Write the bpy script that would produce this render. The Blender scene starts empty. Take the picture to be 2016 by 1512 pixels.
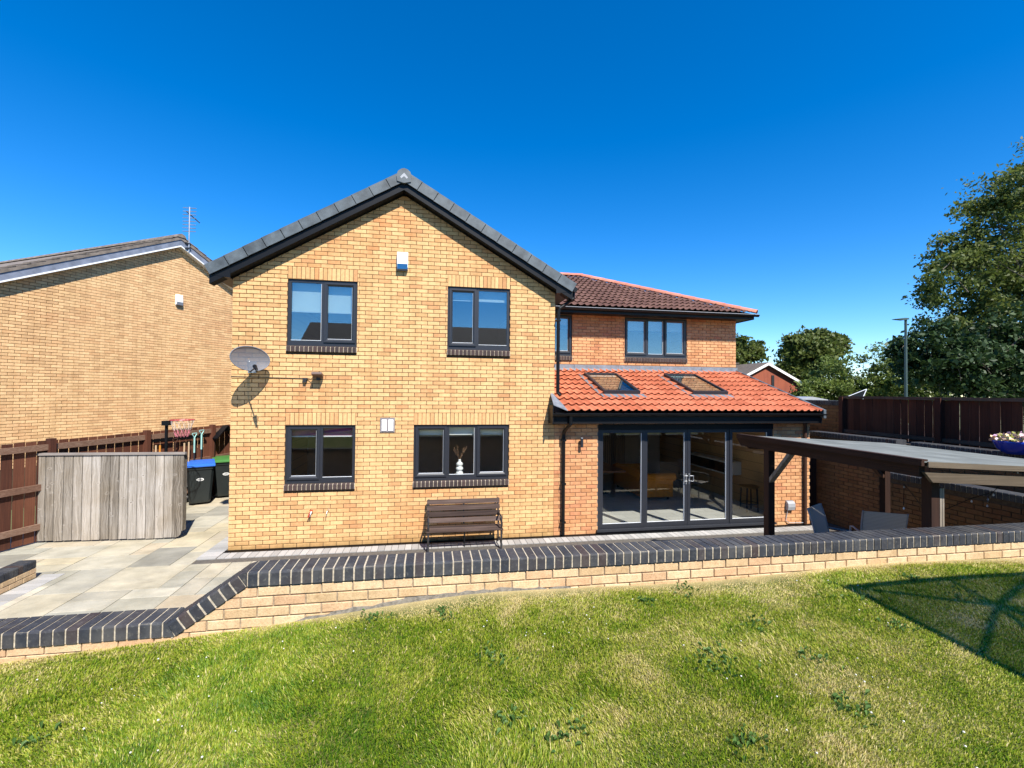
import bpy, math, random
import numpy as np
from mathutils import Matrix, Vector

random.seed(7); rng = np.random.default_rng(7)
SC = bpy.context.scene
COL = SC.collection
R = math.radians

# ------------------------------------------------------------------ camera
F_PX, W_PX, H_PX = 914.68, 2016.0, 1512.0
CAM = np.array([3.4338, -8.8576, 2.8117])
YAW, PITCH, ROLL = 0.1741, 0.0161, 0.0093
_fw = np.array([math.sin(YAW)*math.cos(PITCH), math.cos(YAW)*math.cos(PITCH), math.sin(PITCH)])
_rt = np.array([math.cos(YAW), -math.sin(YAW), 0.0])
_up = np.cross(_rt, _fw)
c_, s_ = math.cos(ROLL), math.sin(ROLL)
RT, UP, FW = c_*_rt + s_*_up, -s_*_rt + c_*_up, _fw
cam_d = bpy.data.cameras.new('camera')
cam = bpy.data.objects.new('camera', cam_d); COL.objects.link(cam)
cam_d.sensor_fit = 'HORIZONTAL'; cam_d.sensor_width = 36.0
cam_d.lens = F_PX / W_PX * 36.0
cam_d.clip_end = 3000; cam_d.clip_start = 0.05
cam.matrix_world = Matrix(((RT[0], UP[0], -FW[0], CAM[0]), (RT[1], UP[1], -FW[1], CAM[1]),
                           (RT[2], UP[2], -FW[2], CAM[2]), (0, 0, 0, 1)))
SC.camera = cam

# ------------------------------------------------------------------ light
SUN_AZ, SUN_EL = R(18), R(49.7)           # azimuth to the right of the facade normal
SDIR = np.array([math.sin(SUN_AZ)*math.cos(SUN_EL), -math.cos(SUN_AZ)*math.cos(SUN_EL), math.sin(SUN_EL)])
world = bpy.data.worlds.new('World'); SC.world = world; world.use_nodes = True
wn = world.node_tree.nodes; wl = world.node_tree.links
wn.clear()
sky = wn.new('ShaderNodeTexSky'); sky.sky_type = 'NISHITA'; sky.sun_disc = False
sky.sun_elevation = SUN_EL; sky.sun_rotation = R(180) - SUN_AZ
sky.altitude = 100; sky.air_density = 0.85; sky.dust_density = 0.0; sky.ozone_density = 4.0
bg = wn.new('ShaderNodeBackground'); bg.inputs[1].default_value = 0.12
wo = wn.new('ShaderNodeOutputWorld')
hsv = wn.new('ShaderNodeHueSaturation'); hsv.inputs['Saturation'].default_value = 1.38; hsv.inputs['Hue'].default_value = .504; wl.new(sky.outputs[0], hsv.inputs['Color']); wl.new(hsv.outputs[0], bg.inputs[0]); wl.new(bg.outputs[0], wo.inputs[0])
sl_ = bpy.data.lights.new('sun', 'SUN'); sl_.energy = 5.0; sl_.angle = R(0.55); sl_.color = (1.0, 0.95, 0.87)
sun = bpy.data.objects.new('sun', sl_); COL.objects.link(sun)
sun.rotation_euler = Vector(SDIR).to_track_quat('Z', 'Y').to_euler(); sun.location = (6, -14, 20)
SC.view_settings.view_transform = 'Standard'; SC.view_settings.look = 'None'
SC.view_settings.exposure = 0.95; SC.view_settings.gamma = 1.0; SC.view_settings.use_curve_mapping = False
SC.render.engine = 'CYCLES'

# ------------------------------------------------------------------ pixel helpers (a pixel gives a direction only)
def ray(x, y): return ((x-1008)/F_PX)*RT + ((756-y)/F_PX)*UP + FW
def atY(x, y, Y): d = ray(x, y); return CAM + (Y-CAM[1])/d[1]*d
def atZ(x, y, Z): d = ray(x, y); return CAM + (Z-CAM[2])/d[2]*d
def atX(x, y, X): d = ray(x, y); return CAM + (X-CAM[0])/d[0]*d
def pix(P):
    d = np.asarray(P, float) - CAM; z = d @ FW
    return 1008+F_PX*(d @ RT)/z, 756-F_PX*(d @ UP)/z, z

# ------------------------------------------------------------------ materials
MATS = {}
class NT:
    def __init__(s, name):
        m = bpy.data.materials.new(name); m.use_nodes = True; s.m = m
        s.n = m.node_tree.nodes; s.l = m.node_tree.links
        s.b = s.n['Principled BSDF']; MATS[name] = m
    def new(s, t, **k):
        o = s.n.new(t)
        for a, v in k.items(): setattr(o, a, v)
        return o
    def noise(s, vec, scale, detail=4, rough=.55):
        o = s.new('ShaderNodeTexNoise'); o.inputs['Scale'].default_value = scale
        o.inputs['Detail'].default_value = detail; o.inputs['Roughness'].default_value = rough
        s.l.new(vec, o.inputs['Vector']); return o.outputs['Fac']
    def ramp(s, fac, stops, interp='LINEAR'):
        o = s.new('ShaderNodeValToRGB'); o.color_ramp.interpolation = interp
        e = o.color_ramp.elements
        while len(e) < len(stops): e.new(.5)
        for i, (p, c) in enumerate(stops):
            e[i].position = p; e[i].color = (*c, 1) if len(c) == 3 else c
        s.l.new(fac, o.inputs[0]); return o.outputs[0]
    def mix(s, a, b, fac, blend='MIX'):
        o = s.new('ShaderNodeMix', data_type='RGBA', blend_type=blend)
        for v, i in ((fac, 0), (a, 6), (b, 7)):
            if isinstance(v, (int, float)): o.inputs[i].default_value = v
            elif isinstance(v, tuple): o.inputs[i].default_value = (*v, 1)
            else: s.l.new(v, o.inputs[i])
        return o.outputs[2]
    def math(s, op, a, b=0.0):
        o = s.new('ShaderNodeMath', operation=op)
        for i, v in ((0, a), (1, b)):
            if isinstance(v, (int, float)): o.inputs[i].default_value = v
            else: s.l.new(v, o.inputs[i])
        return o.outputs[0]
    def pos(s): return s.new('ShaderNodeNewGeometry').outputs['Position']
    def obj(s): return s.new('ShaderNodeTexCoord').outputs['Object']
    def scaled(s, vec, sc, rotz=0):
        o = s.new('ShaderNodeMapping'); o.inputs['Scale'].default_value = sc; o.inputs['Rotation'].default_value = (0, 0, rotz)
        s.l.new(vec, o.inputs['Vector']); return o.outputs[0]
    def rand(s):   # differs from piece to piece, both single objects and islands of one mesh
        a = s.new('ShaderNodeObjectInfo').outputs['Random']
        b = s.new('ShaderNodeNewGeometry').outputs['Random Per Island']
        return s.math('FRACT', s.math('ADD', a, b))
    def bump(s, h, strength=.3, dist=.01):
        o = s.new('ShaderNodeBump'); o.inputs['Strength'].default_value = strength; o.inputs['Distance'].default_value = dist
        s.l.new(h, o.inputs['Height']); s.l.new(o.outputs[0], s.b.inputs['Normal'])
    def col(s, v):
        if isinstance(v, tuple): s.b.inputs['Base Color'].default_value = (*v, 1)
        else: s.l.new(v, s.b.inputs['Base Color'])
    def rough(s, v):
        if isinstance(v, (int, float)): s.b.inputs['Roughness'].default_value = v
        else: s.l.new(v, s.b.inputs['Roughness'])
    def spec(s, v): s.b.inputs['Specular IOR Level'].default_value = v

def plain(name, col, rough=.6, metal=0.0, var=.12, scale=6.0, spec=.5, bump=0):
    t = NT(name); p = t.pos()
    f = t.noise(p, scale, 5)
    lo = tuple(c*(1-var) for c in col); hi = tuple(min(1, c*(1+var)) for c in col)
    t.col(t.ramp(f, [(.3, lo), (.7, hi)])); t.rough(rough); t.b.inputs['Metallic'].default_value = metal; t.spec(spec)
    if bump: t.bump(t.noise(p, scale*8, 3), bump, .01)
    return t.m

def brick_mat(name, stops, patch, patch_scale=.45, dark=.35, fine=140, base_dirt=None):
    """stops: ramp for the per-brick colour; patch: colour bricks drift to in patches."""
    t = NT(name); p = t.pos(); r = t.rand()
    c = t.ramp(r, stops)
    n = t.ramp(t.noise(p, patch_scale, 3), [(.48, (0, 0, 0)), (.68, (1, 1, 1))])
    k = t.math('MULTIPLY', n, t.ramp(t.math('FRACT', t.math('MULTIPLY', r, 7.31)), [(.25, (0, 0, 0)), (.7, (1, 1, 1))]))
    c = t.mix(c, patch, t.math('MULTIPLY', k, .6))
    f = t.noise(p, fine, 3)
    c = t.mix(c, t.ramp(f, [(.3, (.55, .5, .45)), (.55, (1, 1, 1))]), dark, 'MULTIPLY')
    f2 = t.noise(p, 18, 4)
    c = t.mix(c, t.ramp(f2, [(.3, (.78, .72, .66)), (.6, (1, 1, 1))]), .6, 'MULTIPLY')
    st = t.noise(t.scaled(p, (5.0, 5.0, .45)), 1, 4, .6)          # rain streaks
    c = t.mix(c, t.ramp(st, [(.36, (.66, .62, .58)), (.56, (1, 1, 1))]), .35, 'MULTIPLY')
    if base_dirt is not None:                                     # splash-back dirt along the foot of the wall
        sp = t.new('ShaderNodeSeparateXYZ'); t.l.new(p, sp.inputs[0])
        hz_ = t.math('ADD', sp.outputs[2], t.math('MULTIPLY', t.noise(p, 2.5, 4), .22))
        k = t.ramp(hz_, [(base_dirt+.12, (.62, .60, .50)), (base_dirt+.30, (1, 1, 1))])
        c = t.mix(c, k, .9, 'MULTIPLY')
    t.col(c); t.rough(.9); t.spec(.2)
    t.bump(t.noise(p, fine*1.3, 3), .5, .004)
    return t.m

def wood_mat(name, stops, axis='Z', rough=.85, knots=None, rotz=0, gs=55):
    t = NT(name); p = t.pos()
    sc = {'Z': (gs, gs, 1.6), 'X': (1.6, gs, gs), 'Y': (gs, 1.6, gs)}[axis]
    g = t.noise(t.scaled(p, sc, rotz), 1.0, 6, .6)
    r = t.rand()
    f = t.math('ADD', t.math('MULTIPLY', g, .65), t.math('MULTIPLY', r, .35))
    c = t.ramp(f, stops)
    b = t.noise(p, 2.2, 4)
    c = t.mix(c, t.ramp(b, [(.3, (.68, .66, .64)), (.65, (1.0, 1.0, 1.0))]), .7, 'MULTIPLY')
    if knots:
        v = t.new('ShaderNodeTexVoronoi'); v.inputs['Scale'].default_value = 1.0
        t.l.new(t.scaled(p, (5.2, 5.2, 2.6)), v.inputs['Vector'])
        k = t.ramp(v.outputs['Distance'], [(.05, (1, 1, 1)), (.12, (0, 0, 0))])
        c = t.mix(c, knots, t.math('MULTIPLY', k, .8))
        k2 = t.ramp(v.outputs['Distance'], [(.12, (0, 0, 0)), (.16, (1, 1, 1)), (.24, (0, 0, 0))])
        c = t.mix(c, (.56, .52, .47), t.math('MULTIPLY', k2, .45))
    t.col(c); t.rough(rough); t.spec(.25)
    t.bump(g, .5, .006)
    return t.m

M_BUFF = brick_mat('buff_brick', [(0, (.53, .305, .135)), (.2, (.64, .40, .182)), (.6, (.70, .455, .215)), (.88, (.65, .385, .175)), (1, (.54, .285, .13))], (.56, .235, .088), base_dirt=.0)
M_EXT = brick_mat('orange_buff_brick', [(0, (.46, .22, .10)), (.3, (.56, .28, .13)), (.7, (.63, .34, .165)), (1, (.50, .22, .11))], (.60, .39, .20), .8)
M_NB = brick_mat('neighbour_buff_brick', [(0, (.58, .36, .18)), (.3, (.71, .46, .23)), (.65, (.77, .51, .265)), (1, (.65, .39, .19))], (.56, .31, .155), .5)
M_RET = brick_mat('pale_speckled_brick', [(0, (.50, .35, .19)), (.4, (.60, .44, .26)), (.8, (.66, .48, .29)), (1, (.52, .33, .19))], (.52, .30, .16), .7, .55, 90)
M_SHADE = brick_mat('garden_wall_brick', [(0, (.14, .072, .030)), (.5, (.20, .108, .046)), (1, (.17, .08, .036))], (.17, .072, .035))  # brick tone darkened to put the walls' shade into the colour
M_RED = brick_mat('red_brick', [(0, (.25, .075, .04)), (.5, (.33, .10, .055)), (1, (.28, .085, .05))], (.22, .07, .05), 1.0)
M_ENG = brick_mat('blue_engineering_brick', [(0, (.030, .034, .043)), (.45, (.040, .044, .054)), (.8, (.048, .052, .060)), (1, (.058, .042, .040))], (.05, .042, .042), 1.5, .3)
_t = NT.__new__(NT); _t.m = M_ENG; _t.n = M_ENG.node_tree.nodes; _t.l = M_ENG.node_tree.links; _t.b = _t.n['Principled BSDF']; _p = _t.pos()
_c = _t.b.inputs['Base Color'].links[0].from_socket
_k = _t.ramp(_t.noise(_p, 34, 5, .7), [(.56, (0, 0, 0)), (.72, (1, 1, 1))])
_c = _t.mix(_c, (.21, .20, .165), _t.math('MULTIPLY', _k, .42))
_k = _t.ramp(_t.noise(_p, 4.5, 4, .6), [(.45, (0, 0, 0)), (.7, (1, 1, 1))])
_c = _t.mix(_c, (.105, .10, .09), _t.math('MULTIPLY', _k, .45))
_t.col(_c); _t.rough(.62)
M_SILL = brick_mat('dark_sill_brick', [(0, (.045, .034, .034)), (.5, (.06, .045, .043)), (1, (.075, .05, .046))], (.06, .035, .035), 1.5, .3)
M_MORT = plain('dark_mortar', (.085, .06, .038), .95, var=.25, scale=30, spec=.1)
M_MORT_E = plain('extension_mortar', (.27, .20, .14), .95, var=.25, scale=30, spec=.1)
M_MORT_R = plain('sand_mortar', (.30, .24, .17), .95, var=.3, scale=40, spec=.1)
M_MORT_P = plain('pale_mortar', (.44, .38, .29), .95, var=.3, scale=50, spec=.1, bump=.4)
M_ANTH = plain('anthracite_frame', (.017, .019, .025), .42, var=.06, spec=.5)
M_BLACK = plain('black_plastic', (.004, .004, .0045), .45, var=.1, spec=.25)
M_WHITE = plain('white_plastic', (.78, .78, .76), .4, var=.04)
M_GREYP = plain('grey_plastic', (.30, .31, .33), .45, var=.06)
M_SEAL = plain('light_seal', (.62, .64, .66), .5, var=.05)
M_BLIND = plain('white_blind', (.74, .76, .72), .8, var=.04, scale=2)
M_PURPLE = plain('purple_blind', (.24, .045, .17), .8, var=.1)
M_OLIVE = plain('olive_blind', (.045, .07, .012), .8, var=.25, scale=9)
M_WALLIN = plain('interior_paint', (.58, .57, .53), .8, var=.05)
M_DARKIN = plain('interior_dark', (.10, .09, .085), .8, var=.1)
M_LEAD = plain('lead_flashing', (.20, .21, .23), .5, var=.25, scale=9, metal=.3)
M_VERGE = plain('slate_verge_cap', (.066, .080, .089), .55, var=.45, scale=5)
M_STEEL = plain('galvanised_steel', (.42, .43, .44), .4, metal=.8, var=.15)
M_DISH = plain('dish_grey', (.135, .145, .165), .5, var=.12, scale=5)
M_BLUELENS = plain('blue_lens', (.015, .08, .20), .2, var=.1)
M_CONC = plain('concrete', (.19, .17, .14), .95, var=.5, scale=30, bump=.5)
M_FELT = plain('pergola_sheet', (.155, .165, .152), .8, var=.3, scale=2.5, spec=.2)
M_TERR = plain('terracotta_plain', (.44, .125, .065), .8, var=.2)

def tile_mat(name, stops, spots):
    t = NT(name); p = t.pos(); r = t.rand()
    c = t.ramp(r, stops)
    c = t.mix(c, t.ramp(t.noise(p, 5, 5), [(.3, (.7, .68, .66)), (.62, (1, 1, 1))]), .6, 'MULTIPLY')
    k = t.ramp(t.noise(p, 28, 3), [(.66, (0, 0, 0)), (.74, (1, 1, 1))])
    c = t.mix(c, spots, t.math('MULTIPLY', k, .35))
    t.col(c); t.rough(.8); t.spec(.3); t.bump(t.noise(p, 120, 3), .3, .004)
    return t.m
M_TILE_R = tile_mat('red_pantile', [(0, (.43, .122, .058)), (.5, (.50, .152, .074)), (1, (.55, .178, .092))], (.56, .26, .18))
M_TILE_B = tile_mat('brown_pantile', [(0, (.125, .062, .046)), (.5, (.148, .075, .056)), (1, (.175, .092, .068))], (.24, .19, .15))
M_TILE_RIDGE = tile_mat('pink_ridge_tile', [(0, (.42, .15, .10)), (1, (.50, .20, .14))], (.5, .36, .28))

def slab_mat():
    t = NT('sandstone_slab'); p = t.pos(); r = t.rand()
    c = t.ramp(r, [(0, (.22, .215, .19)), (.16, (.38, .365, .31)), (.34, (.44, .39, .28)), (.52, (.32, .32, .28)), (.70, (.42, .355, .26)), (.88, (.47, .45, .38)), (1, (.20, .20, .18))])
    n1 = t.noise(t.scaled(p, (2.2, 5, 4)), 1, 6, .65)
    c = t.mix(c, t.ramp(n1, [(.3, (.74, .74, .74)), (.7, (1.12, 1.08, 1.0))]), .7, 'MULTIPLY')
    c = t.mix(c, t.ramp(t.noise(p, 60, 4), [(.3, (.8, .8, .8)), (.6, (1, 1, 1))]), .5, 'MULTIPLY')
    c = t.mix(c, t.ramp(t.noise(p, 1.3, 5, .65), [(.34, (.70, .68, .62)), (.60, (1.12, 1.10, 1.06))]), .8, 'MULTIPLY')
    c = t.mix(c, (.30, .24, .15), t.math('MULTIPLY', t.ramp(t.noise(p, 7, 4, .7), [(.60, (0, 0, 0)), (.74, (1, 1, 1))]), .35))
    t.col(c); t.rough(.85); t.spec(.25); t.bump(t.noise(p, 35, 5), .4, .006)
    return t.m
M_SLAB = slab_mat()
def paver_mat():
    t = NT('grey_paver'); p = t.pos(); r = t.rand()
    c = t.ramp(r, [(0, (.27, .26, .245)), (.5, (.34, .33, .31)), (1, (.41, .39, .365))])
    c = t.mix(c, t.ramp(t.noise(p, 90, 4), [(.3, (.7, .7, .7)), (.6, (1, 1, 1))]), .6, 'MULTIPLY')
    t.col(c); t.rough(.9); t.spec(.2); return t.m
M_PAVER = paver_mat()
M_JOINT = plain('patio_joint', (.085, .075, .062), .95, var=.3, scale=20)

M_FENCE = wood_mat('red_brown_fence', [(.2, (.050, .018, .011)), (.5, (.105, .036, .019)), (.8, (.17, .065, .034))], 'Z')
M_FENCED = wood_mat('shade_darkened_fence', [(.2, (.028, .009, .006)), (.5, (.062, .020, .011)), (.8, (.105, .037, .020))], 'Z')  # darker copy of the fence wood, shade put into the board colour
M_RAILD = wood_mat('shade_darkened_rail', [(.2, (.045, .025, .018)), (.5, (.085, .05, .035)), (.8, (.15, .10, .07))], 'Y')  # rail wood darkened likewise, terrace fence shade put into its colour
M_RAIL = wood_mat('weathered_rail', [(.2, (.075, .035, .022)), (.5, (.16, .085, .055)), (.8, (.27, .18, .125))], 'Y', rotz=0)
def gate_wood():
    t = NT('weathered_grey_plank'); p = t.pos(); r = t.rand()
    off = t.new('ShaderNodeCombineXYZ'); t.l.new(t.math('MULTIPLY', r, 37.0), off.inputs[0]); t.l.new(t.math('MULTIPLY', r, 53.0), off.inputs[2])
    va = t.new('ShaderNodeVectorMath', operation='ADD'); t.l.new(p, va.inputs[0]); t.l.new(off.outputs[0], va.inputs[1]); p2 = va.outputs[0]
    w = t.noise(t.scaled(p2, (3, 3, 3)), 1, 3); dv = t.new('ShaderNodeVectorMath', operation='SCALE'); cx = t.new('ShaderNodeCombineXYZ'); t.l.new(w, cx.inputs[0]); t.l.new(cx.outputs[0], dv.inputs[0]); dv.inputs['Scale'].default_value = .10
    vb = t.new('ShaderNodeVectorMath', operation='ADD'); t.l.new(p2, vb.inputs[0]); t.l.new(dv.outputs[0], vb.inputs[1])
    g = t.noise(t.scaled(vb.outputs[0], (62, 62, 1.5)), 1, 6, .65)
    f = t.math('ADD', t.math('MULTIPLY', g, .75), t.math('MULTIPLY', r, .25))
    c = t.ramp(f, [(.27, (.075, .062, .048)), (.40, (.19, .165, .132)), (.53, (.30, .267, .222)), (.70, (.46, .415, .355))])
    v = t.new('ShaderNodeTexVoronoi'); v.inputs['Scale'].default_value = 1.0; v.inputs['Randomness'].default_value = 1
    wz = t.noise(p2, 14, 3); wd = t.new('ShaderNodeVectorMath', operation='SCALE'); cz = t.new('ShaderNodeCombineXYZ'); t.l.new(wz, cz.inputs[2]); t.l.new(wz, cz.inputs[0]); t.l.new(cz.outputs[0], wd.inputs[0]); wd.inputs['Scale'].default_value = .06
    vc = t.new('ShaderNodeVectorMath', operation='ADD'); t.l.new(p2, vc.inputs[0]); t.l.new(wd.outputs[0], vc.inputs[1])
    t.l.new(t.scaled(vc.outputs[0], (4.2, 4.2, 7.5)), v.inputs['Vector'])
    k = t.ramp(v.outputs['Distance'], [(.03, (1, 1, 1)), (.075, (0, 0, 0))]); c = t.mix(c, (.085, .065, .05), t.math('MULTIPLY', k, .8))
    k2 = t.ramp(v.outputs['Distance'], [(.07, (0, 0, 0)), (.12, (1, 1, 1)), (.22, (0, 0, 0))]); c = t.mix(c, (.47, .43, .38), t.math('MULTIPLY', t.math('MULTIPLY', k2, wz), .7))
    b = t.noise(p, 1.6, 4); c = t.mix(c, t.ramp(b, [(.3, (.72, .66, .58)), (.62, (1.0, 1.0, 1.03))]), .8, 'MULTIPLY')
    t.col(c); t.rough(.88); t.spec(.2); t.bump(g, .6, .006); return t.m
M_GREYW = gate_wood()
M_DARKW = wood_mat('dark_stained_timber', [(.2, (.018, .008, .005)), (.5, (.038, .017, .010)), (.85, (.075, .036, .021))], 'Y')
M_DARKWX = wood_mat('dark_stained_timber_x', [(.2, (.05, .035, .022)), (.5, (.10, .075, .05)), (.85, (.165, .13, .09))], 'X')
M_DARKWZ = wood_mat('dark_stained_post', [(.2, (.018, .008, .005)), (.5, (.038, .017, .010)), (.85, (.075, .036, .021))], 'Z')
M_BENCH = wood_mat('bench_slat', [(.25, (.026, .016, .013)), (.5, (.062, .040, .032)), (.8, (.14, .10, .085))], 'X', gs=40)
M_IRON = plain('cast_iron', (.018, .018, .020), .5, var=.2, spec=.5)

def glass_mat(name, tint, refl):
    m = bpy.data.materials.new(name); m.use_nodes = True; MATS[name] = m
    n, l = m.node_tree.nodes, m.node_tree.links; n.clear()
    tr = n.new('ShaderNodeBsdfTransparent'); tr.inputs[0].default_value = (*tint, 1)
    gl = n.new('ShaderNodeBsdfGlossy'); gl.inputs['Roughness'].default_value = 0.0; gl.inputs[0].default_value = (.95, .98, 1, 1)
    fr = n.new('ShaderNodeLayerWeight'); fr.inputs[0].default_value = .5
    pw = n.new('ShaderNodeMath'); pw.operation = 'POWER'; pw.inputs[1].default_value = 4.0
    ad = n.new('ShaderNodeMath'); ad.operation = 'MULTIPLY_ADD'; ad.use_clamp = True; ad.inputs[1].default_value = 1-refl; ad.inputs[2].default_value = refl
    mx = n.new('ShaderNodeMixShader'); o = n.new('ShaderNodeOutputMaterial')
    l.new(fr.outputs['Facing'], pw.inputs[0]); l.new(pw.outputs[0], ad.inputs[0]); l.new(ad.outputs[0], mx.inputs[0])
    l.new(tr.outputs[0], mx.inputs[1]); l.new(gl.outputs[0], mx.inputs[2]); l.new(mx.outputs[0], o.inputs[0])
    return m
M_GLASS = glass_mat('window_glass', (.91, .92, .91), .06)
M_GLASSU = glass_mat('coated_window_glass', (.74, .80, .80), .17)

def leaf_mat(name, stops, trans=.35):
    m = bpy.data.materials.new(name); m.use_nodes = True; MATS[name] = m
    n, l = m.node_tree.nodes, m.node_tree.links; n.clear()
    g = n.new('ShaderNodeNewGeometry'); rp = n.new('ShaderNodeValToRGB')
    e = rp.color_ramp.elements
    while len(e) < len(stops): e.new(.5)
    for i, (p, c) in enumerate(stops): e[i].position = p; e[i].color = (*c, 1)
    nz = n.new('ShaderNodeTexNoise'); nz.inputs['Scale'].default_value = .5
    l.new(g.outputs['Position'], nz.inputs['Vector'])
    a = n.new('ShaderNodeMath'); a.operation = 'MULTIPLY_ADD'; a.inputs[1].default_value = .6; 
    l.new(g.outputs['Random Per Island'], a.inputs[0])
    b = n.new('ShaderNodeMath'); b.operation = 'MULTIPLY_ADD'; b.inputs[1].default_value = .9; b.inputs[2].default_value = -.25
    l.new(nz.outputs['Fac'], b.inputs[0]); l.new(b.outputs[0], a.inputs[2])
    l.new(a.outputs[0], rp.inputs[0])
    d = n.new('ShaderNodeBsdfPrincipled'); d.inputs['Roughness'].default_value = .55; d.inputs['Specular IOR Level'].default_value = .35
    t = n.new('ShaderNodeBsdfTranslucent'); mx = n.new('ShaderNodeMixShader'); mx.inputs[0].default_value = trans
    o = n.new('ShaderNodeOutputMaterial')
    l.new(rp.outputs[0], d.inputs['Base Color']); l.new(rp.outputs[0], t.inputs[0])
    l.new(d.outputs[0], mx.inputs[1]); l.new(t.outputs[0], mx.inputs[2]); l.new(mx.outputs[0], o.inputs[0])
    return m
M_LEAF = leaf_mat('tree_leaf', [(0, (.045, .070, .014)), (.5, (.095, .128, .026)), (1, (.18, .20, .05))], .45)
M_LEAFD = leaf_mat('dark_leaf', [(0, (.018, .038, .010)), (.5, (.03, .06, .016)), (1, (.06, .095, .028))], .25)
M_LEAFH = leaf_mat('hedge_leaf', [(0, (.07, .11, .02)), (.5, (.13, .18, .035)), (1, (.22, .26, .06))], .42)
M_WEED = leaf_mat('weed_leaf', [(0, (.06, .13, .025)), (1, (.12, .21, .05))])
M_BARK = plain('bark', (.075, .060, .045), .9, var=.4, scale=8, bump=.5)

def grass_mat():
    m = bpy.data.materials.new('grass_blade'); m.use_nodes = True; MATS['grass_blade'] = m
    n, l = m.node_tree.nodes, m.node_tree.links; n.clear()
    g = n.new('ShaderNodeNewGeometry')
    at = n.new('ShaderNodeAttribute'); at.attribute_name = 'dry'
    rp = n.new('ShaderNodeValToRGB'); e = rp.color_ramp.elements
    st = [(0, (.045, .125, .008)), (.22, (.115, .215, .010)), (.45, (.24, .325, .018)), (.64, (.39, .41, .045)), (.82, (.55, .49, .15)), (1, (.70, .58, .29))]
    while len(e) < len(st): e.new(.5)
    for i, (p, c) in enumerate(st): e[i].position = p; e[i].color = (*c, 1)
    l.new(at.outputs['Fac'], rp.inputs[0])
    d = n.new('ShaderNodeBsdfPrincipled'); d.inputs['Roughness'].default_value = .5; d.inputs['Specular IOR Level'].default_value = .3
    t = n.new('ShaderNodeBsdfTranslucent'); mx = n.new('ShaderNodeMixShader'); mx.inputs[0].default_value = .4
    o = n.new('ShaderNodeOutputMaterial')
    l.new(rp.outputs[0], d.inputs['Base Color']); l.new(rp.outputs[0], t.inputs[0])
    l.new(d.outputs[0], mx.inputs[1]); l.new(t.outputs[0], mx.inputs[2]); l.new(mx.outputs[0], o.inputs[0])
    return m
M_GRASS = grass_mat()

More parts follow.
